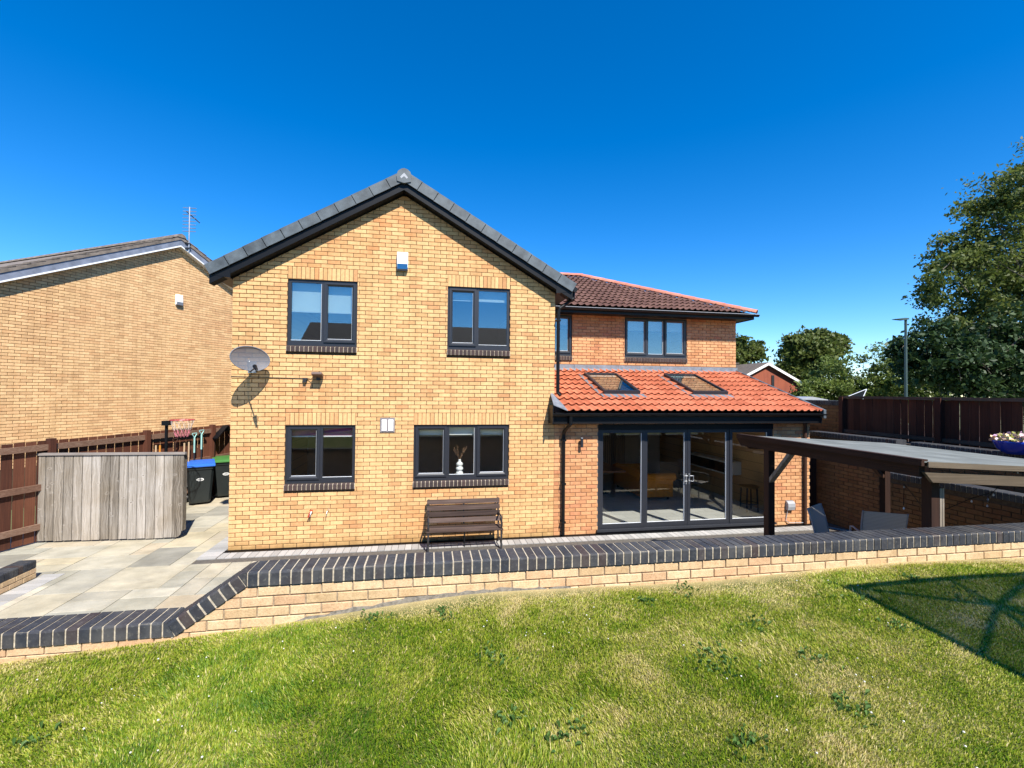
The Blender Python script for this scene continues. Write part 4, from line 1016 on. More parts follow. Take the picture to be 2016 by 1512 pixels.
# ================================================================== BENCH
t = thing('garden_bench', 'weathered slatted bench with black iron ends against the gable wall', 'bench', (4.06, -.4, 0))
bxl, bxr = 3.40, 4.75
def slat(A, B, w, h, up):
    m = MB(); m.bar(A, B, w, h, up); m.build('slat', M_BENCH, t)
for k in range(4):
    y = -.57+k*.105; z = .345+.012*math.sin(k*1.1)-.012*k*.4
    slat((bxl, y, z), (bxr, y, z), .085, .022, (0, 0, 1))
bd = np.array([0, .30, .955]); bd /= np.linalg.norm(bd); bn = np.array([0, -bd[2], bd[1]])
for k in range(4):
    P = np.array([0, -.225, .42])+bd*(.02+k*.11)
    slat((bxl, P[1], P[2]), (bxr, P[1], P[2]), .085, .022, bn)
for x in (bxl+.03, bxr-.03, (bxl+bxr)/2):
    if x < bxl+.1 or x > bxr-.1:
        m = MB()
        m.tube([(x, -.60, .0), (x, -.575, .10), (x, -.60, .20), (x, -.575, .33)], .017, 8)
        m.tube([(x, -.16, .0), (x, -.19, .10), (x, -.17, .20), (x, -.20, .33)], .017, 8)
        m.build('leg', M_IRON, t)
        m = MB(); m.bar((x, -.60, .325), (x, -.19, .305), .03, .025); m.tube([(x, -.575, .06), (x, -.38, .14), (x, -.19, .06)], .011, 6); m.build('end_frame', M_IRON, t)
        m = MB(); m.tube([(x, -.215, .31), (x, -.19, .45), (x, -.12, .70), (x, -.09, .80)], .017, 8); m.build('back_upright', M_IRON, t)
        m = MB(); m.tube([(x, -.575, .33), (x, -.61, .42), (x, -.60, .52), (x, -.54, .565), (x, -.40, .555), (x, -.18, .55)], .016, 8); m.tube([(x, -.565, .50), (x, -.53, .46), (x, -.49, .48), (x, -.50, .53)], .012, 6); m.build('armrest', M_IRON, t)
    else:
        m = MB(); m.bar((x, -.59, .325), (x, -.20, .305), .03, .012); m.tube([(x, -.40, .31), (x, -.38, .0)], .015, 8); m.bar((x, -.195, .36), (x, -.10, .77), .03, .01); m.build('centre_brace', M_IRON, t)

# ================================================================== LEFT FENCE, GATE, BINS
FA = R(20); FO = np.array([-3.69, .41, 0]); FU = np.array([math.sin(FA), math.cos(FA), 0]); FN = np.array([math.cos(FA), -math.sin(FA), 0])
def fence_run(label, s0, s1, ztop, rails, pitch, bw, posts, zbot=.03, O=FO, U=FU, N=FN, gap_jit=0, name='timber_fence', mats=(M_FENCE, M_RAIL), cap=False, rail_side=1):
    P0 = O+U*s0
    t = thing(name, label, 'fence', tuple(P0))
    s = s0
    while s < s1:
        m = MB(); w = bw+random.uniform(-gap_jit, gap_jit)
        tl = random.uniform(-.004, .004)
        m.obox(O+U*(s+w/2)+np.array([0, 0, (zbot+ztop)/2+tl])-N*.02, U, N, (0, 0, 1), w/2, .009, (ztop-zbot)/2); m.build('board', mats[0], t); s += pitch
    for za, zb in rails:
        m = MB(); m.obox(O+U*(s0+s1)/2+np.array([0, 0, (za+zb)/2])+N*.018*rail_side-(0 if rail_side > 0 else .04)*N*0, U, N, (0, 0, 1), (s1-s0)/2, .026, (zb-za)/2); m.build('rail', mats[1], t)
    for q in posts:
        m = MB(); m.obox(O+U*q+np.array([0, 0, (ztop+.02)/2+zbot/2])+N*.03, U, N, (0, 0, 1), .05, .055, (ztop+.02-zbot)/2+.02); m.build('post', mats[0], t)
    if cap:
        m = MB(); m.obox(O+U*(s0+s1)/2+np.array([0, 0, ztop+.03]), U, N, (0, 0, 1), (s1-s0)/2, .05, .028); m.build('cap_rail', mats[1], t)
    return t
fence_run('reddish brown board fence with rails along the side passage', -2.6, 6.6, 1.83, [(.24, .345), (.945, 1.055), (1.66, 1.765)], .173, .150, (-1.2, .69, 2.55, 4.36, 6.2), gap_jit=.004)
# grey plank gate
gA = np.array([-3.52, .92, 0]); gB = np.array([-1.12, .81, 0])
gu = (gB-gA)/np.linalg.norm(gB-gA); gn = np.array([gu[1], -gu[0], 0]); GLn = np.linalg.norm(gB-gA)
gate = thing('plank_gate', 'weathered grey vertical plank screen standing across the passage', 'gate', tuple(gA))
ws = [.125, .145]+[.158]*14; tot = sum(ws); acc = 0
for k, w in enumerate(ws):
    w = w*GLn/tot
    m = MB(); z0, z1 = .03+random.uniform(-.006, .006), 1.575
    c = gA+gu*(acc+w/2)
    if k == len(ws)-1:
        a, b = acc+.003, acc+w
        pts = [(a, z0), (b-.09, z0), (b-.045, z0+.015), (b-.012, z0+.05), (b, z0+.10), (b, z1), (a, z1)]
        m.prism([gA+gu*u+np.array([0, 0, z])+gn*.011 for u, z in pts], -gn*.022)
    else:
        m.obox(c+np.array([0, 0, (z0+z1)/2])+gn*random.uniform(-.002, .002), gu, gn, (0, 0, 1), w/2-.0065, .011, (z1-z0)/2)
    m.build('plank', M_GREYW, gate); acc += w
m = MB(); m.obox(gA+gu*(GLn/2+.02)+np.array([0, 0, 1.597]), gu, gn, (0, 0, 1), GLn/2+.035, .035, .02); m.build('cap_rail', wood_mat('grey_cap', [(.2, (.20, .17, .15)), (.5, (.30, .27, .24)), (.8, (.42, .38, .34))], 'X'), gate)
m = MB()
for z in (.3, .9, 1.45): m.obox(gA+gu*GLn/2+np.array([0, 0, z])-gn*.035, gu, gn, (0, 0, 1), GLn/2-.02, .022, .045)
m.build('batten', M_GREYW, gate)
m = MB(); m.obox(gA+gu*(GLn+.012)+np.array([0, 0, .86])-gn*.05, gu, gn, (0, 0, 1), .010, .062, .71); m.build('end_board', M_GREYW, gate)

def wheelie_bin(P, rot, lid_mat, label):
    t = thing('wheelie_bin', label, 'bin', (P[0], P[1], 0), 'wheelie bins by the passage fence')
    ca, sa = math.cos(rot), math.sin(rot); U = np.array([ca, sa, 0]); V = np.array([-sa, ca, 0]); Z = np.array([0, 0, 1]); P = np.array([P[0], P[1], 0.])
    def q(u, v, z): return P+u*U+v*V+z*Z
    M_BIN = MATS.get('bin_plastic') or plain('bin_plastic', (.012, .016, .016), .42, var=.15, scale=5)
    m = MB(); lv = [(.05, .21, .0, .42), (.10, .225, -.01, .44), (.80, .275, -.06, .52), (.86, .275, -.065, .53), (.862, .295, -.085, .55), (.93, .295, -.085, .55)]
    v = []; 
    for z, hw, f, b in lv:
        r = .05
        ring = [(-hw+r, f), (hw-r, f), (hw, f+r), (hw, b-r), (hw-r, b), (-hw+r, b), (-hw, b-r), (-hw, f+r)]
        v += [q(a, c, z) for a, c in ring]
    n = len(lv); fs = [(i*8+k, i*8+(k+1) % 8, (i+1)*8+(k+1) % 8, (i+1)*8+k) for i in range(n-1) for k in range(8)]+[tuple(range(8))[::-1], tuple(range((n-1)*8, n*8))]
    m.add(v, fs); m.build('body', M_BIN, t)
    m = MB(); sec = [(-.12, .931), (-.12, .955), (-.06, .985), (.2, 1.015), (.50, 1.03), (.56, 1.02), (.56, .931)]
    m.prism([q(-.30, a, b) for a, b in sec], .60*U); m.build('lid', lid_mat, t)
    m = MB(); m.prism([q(-.20, a, b+.012) for a, b in [(0, .988), (.2, 1.01), (.45, 1.022), (.45, 1.0), (0, .975)]], .40*U); m.build('lid_panel', lid_mat, t)
    m = MB(); m.tube([q(-.22, .58, .96), q(-.22, .64, .99), q(.22, .64, .99), q(.22, .58, .96)], .016, 8); m.build('handle', M_BIN, t)
    for s in (-1, 1):
        m = MB(); m.tube([q(s*.21, .48, .10), q(s*.27, .48, .10)], .10, 16); m.build('wheel', M_BLACK, t)
    m = MB(); K = 14
    c = [(.075*math.cos(2*math.pi*k/K), .62+.036*math.sin(2*math.pi*k/K)) for k in range(K)]
    def fr(z): return -.01-.05*(z-.1)/.7-.004
    ring = [q(a, fr(z), z) for a, z in c]; inner = [q(a*.78, fr(.62+(z-.62)*.62), .62+(z-.62)*.62) for a, z in c]
    m.add(ring+inner, [(k, (k+1) % K, K+(k+1) % K, K+k) for k in range(K)])
    for k in range(4):
        a0 = -.045+k*.024; z0 = .615
        m.add([q(a0, fr(.6)-.001, .603), q(a0+.010, fr(.6)-.001, .603), q(a0+.018, fr(.64)-.001, .637), q(a0+.008, fr(.64)-.001, .637)], [(0, 1, 2, 3)])
    m.build('council_mark', M_WHITE, t)
    return t
M_BLUE = plain('blue_lid', (.025, .12, .48), .4, var=.06); M_GREEN = plain('green_lid', (.05, .16, .035), .45, var=.1)
wheelie_bin((-2.02, 3.55), R(25), M_BLUE, 'black wheelie bin with bright blue lid beside the plank screen')
wheelie_bin((-1.74, 4.28), R(25), M_GREEN, 'black wheelie bin with green lid next to the house corner')

# basketball hoop
hp = atY(328, 832, 2.2)
t = thing('basketball_hoop', 'small basketball hoop on a black pole behind the plank screen', 'basketball hoop', (hp[0], 2.2, 0))
m = MB(); m.tube([(hp[0], 2.2, .0), (hp[0], 2.2, 2.06)], .03, 10); m.build('pole', M_BLACK, t)
m = MB(); m.box(hp[0]-.06, hp[0]+.07, 2.12, 2.28, 2.02, 2.12); m.build('bracket', M_BLACK, t)
rc = np.array([hp[0]+.30, 2.2, 2.135])
m = MB(); m.tube([rc+.22*np.array([math.cos(a), math.sin(a), 0]) for a in np.linspace(0, 2*math.pi, 29)], .010, 6, cap=False)
m.tube([(hp[0]+.06, 2.2, 2.09), (hp[0]+.09, 2.2, 2.13)], .014, 6); m.build('rim', plain('red_rim', (.42, .05, .06), .4), t)
net_w = MB(); net_r = MB(); K = 12
for k in range(K):
    for sg in (-1, 1):
        pts = []
        for i in range(6):
            f = i/5; a = 2*math.pi*(k/K+sg*f*.12); r = .215*(1-f)+.11*f
            pts.append(rc+np.array([r*math.cos(a), r*math.sin(a), -.36*f]))
        net_w.tube(pts[:4], .0035, 4); net_r.tube(pts[3:], .0035, 4)
net_w.build('net', plain('net_cord', (.50, .42, .36), .9), t); net_r.build('net_tip', plain('pink_net', (.55, .16, .20), .8), t)

# garden tools hung on the fence
def on_fence(x, y):
    d = ray(x, y); return CAM+((FO+FN*.07-CAM) @ FN)/(d @ FN)*d
t = thing('tool_rack', 'black tool rack bar fixed along the passage fence', 'rack', tuple(on_fence(345, 864)))
a, b = on_fence(300, 868), on_fence(405, 858); m = MB(); m.bar(a, b, .03, .06)
m.build('bar', M_BLACK, t)
M_MINT = plain('mint_handle', (.30, .52, .47), .4); M_ORNG = plain('orange_handle', (.55, .22, .03), .5); M_ASH = plain('ash_shaft', (.42, .29, .17), .7)
tools = [(381, 853, M_MINT, 'mint handled spade hanging on the passage fence', 'spade'), (395, 847, M_MINT, 'mint handled fork hanging nearest the fence post', 'fork'),
         (370, 862, M_ASH, 'rake with pale wooden shaft behind the basketball net', 'rake'), (361, 864, M_ASH, 'wooden hoe handle hanging right of the hoop pole', 'hoe'),
         (343, 864, M_DARKWZ, 'dark handled garden fork hanging under the net', 'fork'), (313, 868, M_ORNG, 'orange handled edging tool hanging left of the hoop pole', 'edger'),
         (305, 868, M_ASH, 'pale broom handle hanging leftmost on the tool rack', 'broom')]
for x, y, mt, lab, cat in tools:
    P = on_fence(x, y)+FN*.03
    t = thing('garden_'+cat, lab, cat, tuple(P-np.array([0, 0, 1.1])))
    m = MB(); m.tube([P-np.array([0, 0, .10]), P-np.array([0, 0, .48])], .019, 8); m.build('grip', mt, t)
    m = MB(); m.tube([P-np.array([0, 0, .48]), P-np.array([0, 0, .95])], .015, 8); m.build('shaft', M_IRON if mt is M_MINT else M_ASH, t)
    if cat in ('spade', 'fork'):
        m = MB(); h = .065; m.tube([P-np.array([0, 0, .11]), P-FU*h+np.array([0, 0, -.02]), P-FU*h, P+FU*h, P+FU*h-np.array([0, 0, .02]), P-np.array([0, 0, .11])], .012, 6); m.build('d_handle', mt, t)
    m = MB(); Q = P-np.array([0, 0, .95])
    if cat == 'spade': m.prism([Q-FU*.09, Q+FU*.09, Q+FU*.085-np.array([0, 0, .24]), Q-np.array([0, 0, .29]), Q-FU*.085-np.array([0, 0, .24])], FN*.006)
    elif cat in ('fork', 'rake'):
        m.bar(Q-FU*.09, Q+FU*.09, .012, .015)
        for k in range(4): m.tube([Q+FU*(-.08+k*.053), Q+FU*(-.08+k*.053)-np.array([0, 0, .24])], .006, 5)
    else: m.prism([Q-FU*.07, Q+FU*.07, Q+FU*.07-np.array([0, 0, .1]), Q-FU*.07-np.array([0, 0, .1])], FN*.02)
    m.build('blade', M_STEEL, t)
# arched garden mirror on the fence
c = on_fence(438, 900); t = thing('garden_mirror', 'black arched frame hung on the fence beside the house corner', 'mirror', tuple(c))
def fp(u, z): return np.array([c[0], c[1], 0])+FU*u+np.array([0, 0, z])
arch = [(-.28, .95), (-.28, 1.48)]+[(-.28*math.cos(a), 1.48+.24*math.sin(a)) for a in np.linspace(.2, math.pi-.2, 8)]+[(.28, 1.48), (.28, .95)]
m = MB(); m.tube([fp(u, z) for u, z in arch], .022, 6); m.build('frame', M_BLACK, t)
m = MB(); m.prism([fp(-.36, 1.50), fp(0, 1.80), fp(.36, 1.50), fp(.36, 1.53), fp(0, 1.84), fp(-.36, 1.53)], FN*.16); m.build('hood', M_BLACK, t)

# ================================================================== NEIGHBOUR HOUSE
NA = R(30); NO = np.array([-6.75, 2.82, 0]); NU = np.array([math.sin(NA), math.cos(NA), 0]); NN = np.array([math.cos(NA), -math.sin(NA), 0])
def on_nb(x, y, off=0):
    d = ray(x, y); P = CAM+((NO+NN*off-CAM) @ NN)/(d @ NN)*d; return (P-NO) @ NU, P[2]
ua, za = on_nb(355, 470, .15)
uL, zL = on_nb(0, 535, .15)
nsl = (za-zL)/(ua-uL)
uR_ = ua+(ua-uL)*1.0+.8
NB_TOP = za+.06
def nbz(u, off=0): return NB_TOP-off-nsl*abs(u-ua)
nb = thing('neighbour_house', 'buff brick house with pale verge and aerial beyond the passage fence', 'house', tuple(NO))
uE = uL-1.6; uF = ua+(ua-uE)
topn = [(uE, nbz(uE, .30)), (ua, nbz(ua, .30)), (uF, nbz(uF, .30))]
nw = wall_slab('gable_wall', NO, NU, NN, uE, uF, -.1, 9, [], .25, M_MORT, nb, topn)
brick_wall(nw, NO, NU, NN, uE, uF, (12, 104), M_NB, [], [(u, z-.01) for u, z in topn], [], singles=300, depth=.015, phase=.07)
ND = -NN
def nq(u, d, z): return NO+NU*u+ND*d+np.array([0, 0, z])
m = MB()
for sg in (-1, 1):
    ue = ua+sg*(ua-uE+.3)
    m.prism([nq(ua, -.20, nbz(ua)), nq(ue, -.20, nbz(ue)), nq(ue, -.20, nbz(ue, .09)), nq(ua, -.20, nbz(ua, .09))], ND*18)
nroof = m.build('roof', plain('neighbour_tile', (.16, .13, .105), .9, var=.4, scale=7), nb)
M_NBF = plain('grey_fascia', (.17, .19, .24), .55, var=.3, scale=4); 
for sg in (-1, 1):
    ue = ua+sg*(ua-uE+.3)
    m = MB(); m.prism([nq(ua, -.18, nbz(ua, .092)), nq(ue, -.18, nbz(ue, .092)), nq(ue, -.18, nbz(ue, .27)), nq(ua, -.18, nbz(ua, .27))], ND*.02); m.build('barge_board', M_NBF, nroof)
    m = MB(); m.prism([nq(ua, -.19, nbz(ua, .271)), nq(ue, -.19, nbz(ue, .271)), nq(ue, -.19, nbz(ue, .31)), nq(ua, -.19, nbz(ua, .31))], ND*.19); m.build('soffit_strip', M_WHITE, nroof)
    k = 0; Ls = math.hypot(1, nsl)
    while k*.30 < (ua-uE+.3)*Ls:
        a = ua+sg*k*.30/Ls; b = ua+sg*(k+1)*.30/Ls
        m = MB(); m.prism([nq(a, -.21, nbz(a)+.005), nq(b, -.21, nbz(b)+.03), nq(b, -.21, nbz(b)+.05), nq(a, -.21, nbz(a)+.025)], ND*.35); m.build('roof_tile', MATS['neighbour_tile'], nroof); k += 1
m = MB(); m.prism([nq(ua+a, -.22, NB_TOP+b) for a, b in ((-.14, -.03), (-.1, .05), (0, .09), (.1, .05), (.14, -.03))], ND*18); m.build('ridge', MATS['neighbour_tile'], nroof)
m = MB(); m.prism([nq(uE, .25, -.1), nq(uE, 8, -.1), nq(uE, 8, nbz(uE, .3)), nq(uE, .25, nbz(uE, .3))], NU*.25); m.prism([nq(uF-.25, .25, -.1), nq(uF-.25, 8, -.1), nq(uF-.25, 8, nbz(uF, .3)), nq(uF-.25, .25, nbz(uF, .3))], NU*.25); m.build('side_wall', M_FARB, nb)
u_, z_ = on_nb(350.5, 602)
alarm_box(tuple(nq(u_, 0, z_)), NU, NN, 'white alarm box on the neighbouring gable wall', M_DISH)
# tv aerial
u_, z_ = on_nb(372, 480, .2); P = nq(u_, -.2, z_)
t = thing('tv_aerial', 'metal tv aerial on a mast at the neighbouring roof verge', 'aerial', tuple(P))
zt_ = on_nb(374, 408, .2)[1]
m = MB(); m.tube([P+np.array([0, 0, -.25]), np.array([P[0], P[1], zt_])], .020, 8); m.build('mast', M_STEEL, t)
bo0 = np.array([P[0], P[1], zt_-.22]); bdv = NU*.55+NN*.35+np.array([0, 0, -.52])
bA, bB = bo0-bdv*.12, bo0+bdv*.42
m = MB(); m.tube([bA, bB], .016, 6); m.build('boom', M_IRON, t)
ax_ = np.cross(bdv/np.linalg.norm(bdv), (0, 0, 1)); ax_ /= np.linalg.norm(ax_)
for k in range(8):
    C = np.array([P[0], P[1], zt_-.02-k*.105]); L = .23
    m = MB(); q = RT*np.array([1, 1, 0])*.9; m.tube([C-q*L, C+q*L+np.array([0, 0, -.02])], .012, 5); m.build('element', M_STEEL, t)
m = MB(); m.bar(P+np.array([0, 0, -.18])-NU*.12, P+np.array([0, 0, -.12])+NU*.05, .05, .05); m.bar(P+np.array([0, 0, .0])-NU*.12, P+np.array([0, 0, .0])+NU*.05, .04, .04); m.build('bracket', M_IRON, t)

# ================================================================== RIGHT SIDE: GARDEN WALLS, FENCE, PERGOLA
def bricked(name, label, segs, coping_mat=M_ENG, singles=150):
    t = thing(name, label, 'wall', tuple(segs[0][0]))
    for (O, U, N, u1, zt) in segs:
        O = np.asarray(O, float); U = np.asarray(U, float); N = np.asarray(N, float)
        w = wall_slab('wall_body', O-N*.0, U, N, 0, u1, -.05, zt, [], .20, M_MORT, t)
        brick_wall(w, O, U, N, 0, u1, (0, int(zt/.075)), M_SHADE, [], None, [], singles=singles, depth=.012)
        d = .235; u1 = int(u1/CP)*CP-.008
        m = MB(); m.prism([O+np.array([0, 0, zt+.001])+N*.004, O+U*u1+np.array([0, 0, zt+.001])+N*.004, O+U*u1+np.array([0, 0, zt+.001])-N*(d-.02), O+np.array([0, 0, zt+.001])-N*(d-.02)], (0, 0, .098)); m.build('coping_mortar', M_MORT_P, t)
        k = 0; cm = coping_mesh('wall_coping', CP-.011, coping_mat, d)
        while (k+1)*CP < u1+.02:
            P = O+U*(k+.5)*CP; D = -N
            o = link('coping_brick', cm, t); o.matrix_basis = Matrix(((U[0], D[0], 0, P[0]), (U[1], D[1], 0, P[1]), (0, 0, 1, zt+.002), (0, 0, 0, 1))); k += 1
    return t
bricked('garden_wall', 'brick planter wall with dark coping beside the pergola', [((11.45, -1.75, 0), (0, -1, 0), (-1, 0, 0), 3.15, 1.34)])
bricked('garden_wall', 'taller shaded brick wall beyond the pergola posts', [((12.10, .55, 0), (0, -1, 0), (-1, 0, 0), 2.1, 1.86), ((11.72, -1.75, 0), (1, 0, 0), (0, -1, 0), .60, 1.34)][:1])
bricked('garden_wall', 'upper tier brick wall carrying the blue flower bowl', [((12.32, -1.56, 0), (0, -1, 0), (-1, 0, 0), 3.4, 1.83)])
m = MB(); m.box(11.70, 12.30, -4.85, -1.56, -.05, 1.28); t2 = plain('bed_soil', (.05, .035, .025), .95, var=.4, scale=15); struct(m.build('planting_bed', t2))
m = MB(); m.box(12.58, 16, -4.88, .0, -.05, 1.86); m.box(12.36, 16, .001, 9, -.05, 1.86); struct(m.build('upper_terrace', t2))
fence_run('dark red-brown board fence on the upper terrace', 0, 5.6, 2.72, [(1.93, 2.0)], .155, .143, (.05, 2.17, 4.3), zbot=1.86, mats=(M_FENCED, M_RAILD), O=np.array([13.0, .60, 0]), U=np.array([0, -1., 0]), N=np.array([-1., 0, 0]), gap_jit=.012, cap=True)
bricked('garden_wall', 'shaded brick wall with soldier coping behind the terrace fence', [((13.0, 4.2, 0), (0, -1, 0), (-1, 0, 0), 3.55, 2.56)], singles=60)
# passage gate of dark boards at the extension corner
t = thing('passage_gate', 'dark board gate closing the gap beside the extension', 'gate', (11.62, .35, 0))
for k in range(4):
    m = MB(); m.box(11.61+k*.12, 11.61+k*.12+.112, .35, .37, .03, 1.75); m.build('board', M_DARKWZ, t)
m = MB(); m.box(11.61, 12.08, .371, .40, .3, .4); m.box(11.61, 12.08, .371, .40, 1.4, 1.5); m.build('rail', M_DARKW, t)
t = thing('garden_store', 'small timber store with pale sloping lid beyond the extension corner', 'store', (12.0, 1.2, 0))
m = MB(); m.box(11.66, 12.3, .75, 1.6, 0, 1.85); m.build('box', M_DARKWZ, t)
m = MB(); m.prism([(11.62, .68, 1.96), (12.4, .68, 1.90), (12.4, 1.7, 1.96), (11.62, 1.7, 2.02)], (0, 0, -.03)); m.build('lid', M_SEAL, t)

# flower bowl
fb = atX(2000, 897, 12.2); fb[2] = 1.83+.10
t = thing('flower_bowl', 'glossy blue bowl of pink and cream flowers on the upper wall', 'plant pot', tuple(fb))
tg = NT('blue_glaze'); tg.col((.01, .03, .32)); tg.rough(.12)
m = MB(); m.lathe(fb, [(.10, 0), (.13, .005), (.21, .08), (.25, .17), (.262, .20), (.245, .205), (.23, .17), (.05, .10)], 28); smooth(m.build('bowl', tg.m, t))
fl = MB(); lf = MB(); 
for k in range(260):
    a, r = random.uniform(0, 6.28), .27*math.sqrt(random.random()); C = fb+np.array([r*math.cos(a), r*math.sin(a), .20+random.uniform(0, .16)*(1-r/.4)])
    n3 = np.array([random.gauss(0, 1), random.gauss(0, 1), random.gauss(.6, .6)]); n3 /= np.linalg.norm(n3); e1 = np.cross(n3, (0, 0, 1)); e1 /= np.linalg.norm(e1)+1e-6; e2 = np.cross(n3, e1); s = .028
    (lf if k % 2 else fl).add([C+s*(math.cos(q)*e1+math.sin(q)*e2) for q in np.linspace(0, 5.03, 5)], [(0, 1, 2, 3, 4)])
tl = NT('petal'); tl.col(tl.ramp(tl.rand(), [(0, (.75, .62, .30)), (.35, (.72, .35, .22)), (.6, (.75, .60, .50)), (.85, (.55, .32, .5)), (1, (.8, .75, .6))])); tl.rough(.7)
stuff(fl.build('flowers', tl.m, t)); stuff(lf.build('leaves', leaf_mat('lime_leaf', [(0, (.16, .18, .03)), (1, (.34, .33, .08))]), t))

# pergola
PX0, PX1, PYb, PYf = 8.25, 10.93, -2.30, -5.00
PZ = 2.15; psl = .056
def pz(x): return PZ-psl*(x-PX0)
pg = thing('pergola', 'dark timber pergola with grey sheet roof over the right of the patio', 'pergola', (PX0, PYb, 0))
PY1 = atX(1509, 900, PX0)[1]; P2y = PYb-.02; P2x = atY(1737, 960, P2y)[0]; P3x = atY(1824, 980, -4.83)[0]
npan = 3; dw = (PYb-PYf)/npan
for k in range(npan):
    y0, y1 = PYf-.05+k*(dw+.03), PYf-.05+(k+1)*(dw+.03)-.012
    m = MB(); m.prism([(PX0-.02, y0, PZ+.001), (PX1, y0, pz(PX1)), (PX1, y1, pz(PX1)), (PX0-.02, y1, PZ+.001)], (0, 0, .012)); m.build('roof_sheet', M_FELT, pg)
m = MB(); m.box(PX0-.05, PX0+.02, PYf-.05, PYb+.05, PZ+.014, PZ+.03); m.box(PX0-.055, PX0-.021, PYf-.05, PYb+.05, PZ-.035, PZ+.013); m.build('roof_edge_trim', M_DARKW, pg)
m = MB(); m.prism([(PX0+.01, PYf-.065, PZ+.008), (PX1, PYf-.065, pz(PX1)+.008), (PX1, PYf-.065, pz(PX1)-.045), (PX0+.01, PYf-.065, PZ-.045)], (0, .014, 0)); m.build('roof_edge_trim', M_DARKWX, pg)
m = MB(); m.prism([(PX0, PYb+.10, PZ-.002), (PX0, PYb+.10, PZ-.07), (PX0, PYb+.02, PZ-.155), (PX0, PYf+.02, PZ-.155), (PX0, PYf+.02, PZ-.002)], (.07, 0, 0)); m.build('side_beam', M_DARKW, pg)
m = MB(); m.prism([(PX1-.16, PYb+.05, pz(PX1)-.006), (PX1-.16, PYb+.05, pz(PX1)-.15), (PX1-.16, PYf+.02, pz(PX1)-.15), (PX1-.16, PYf+.02, pz(PX1)-.006)], (.07, 0, 0)); m.build('side_beam', M_DARKW, pg)
m = MB(); m.prism([(PX0+.02, PYf-.02, pz(PX0)-.10), (PX0+.12, PYf-.02, pz(PX0)-.205), (PX1-.1, PYf-.02, pz(PX1)-.205), (PX1, PYf-.02, pz(PX1)-.10)], (0, .035, 0)); m.build('front_beam', M_DARKWX, pg)
m = MB(); m.prism([(PX0+.1, PYb-.02, pz(PX0)-.10), (PX0+.12, PYb-.02, pz(PX0)-.2), (PX1-.1, PYb-.02, pz(PX1)-.2), (PX1, PYb-.02, pz(PX1)-.10)], (0, .045, 0)); m.build('rear_beam', M_DARKW, pg)
for k in range(1, 5):
    y = PYf+(PYb-PYf)*k/5; m = MB(); m.prism([(PX0+.07, y, pz(PX0+.07)-.006), (PX1-.16, y, pz(PX1-.16)-.006), (PX1-.16, y, pz(PX1-.16)-.10), (PX0+.07, y, pz(PX0+.07)-.10)], (0, .045, 0)); m.build('rafter', M_DARKW, pg)
for x, y in ((PX0-.005, PY1), (P2x, P2y), (P3x, -4.83), (PX1-.17, -4.83)):
    m = MB(); m.box(x, x+.10, y-.05, y+.05, 0, pz(x)-.156); m.build('post', M_DARKWZ, pg)
m = MB(); m.bar((P2x, P2y, 1.46), (P2x-.50, P2y, 1.93), .045, .085, (0, 1, 0)); m.build('brace', M_DARKW, pg)
for (y, sg) in ((PY1, -1),):
    m = MB(); m.bar((PX0+.045, y+sg*.03, 1.55), (PX0+.045, y+sg*.42, 2.0), .045, .085, (1, 0, 0)); m.build('brace', M_GREYW if sg < 0 else M_DARKW, pg)
qx = P3x+.112; m = MB(); m.box(qx, qx+.025, -4.875, -4.82, 0, 1.85); m.box(qx+.032, qx+.055, -4.875, -4.82, 0, 1.85); m.build('light_batten', M_GREYW, pg)
t = thing('string_lights', 'loose string of small festoon lights hanging under the pergola roof', 'lights', (9.6, -4.3, 1.7))
pts = [np.array([9.0+.26*k, -4.2+.22*math.sin(k*1.3), 1.50+.20*math.sin(k*2.1)+.03*k*(k % 2)]) for k in range(9)]
m = MB(); m.tube(pts, .004, 4); m.build('wire', M_BLACK, t)
for q in pts:
    m = MB(); m.lathe(q-np.array([0, 0, .05]), [(.002, 0), (.008, .006), (.009, .014), (.004, .03)], 8); m.build('bulb', M_SEAL, t)

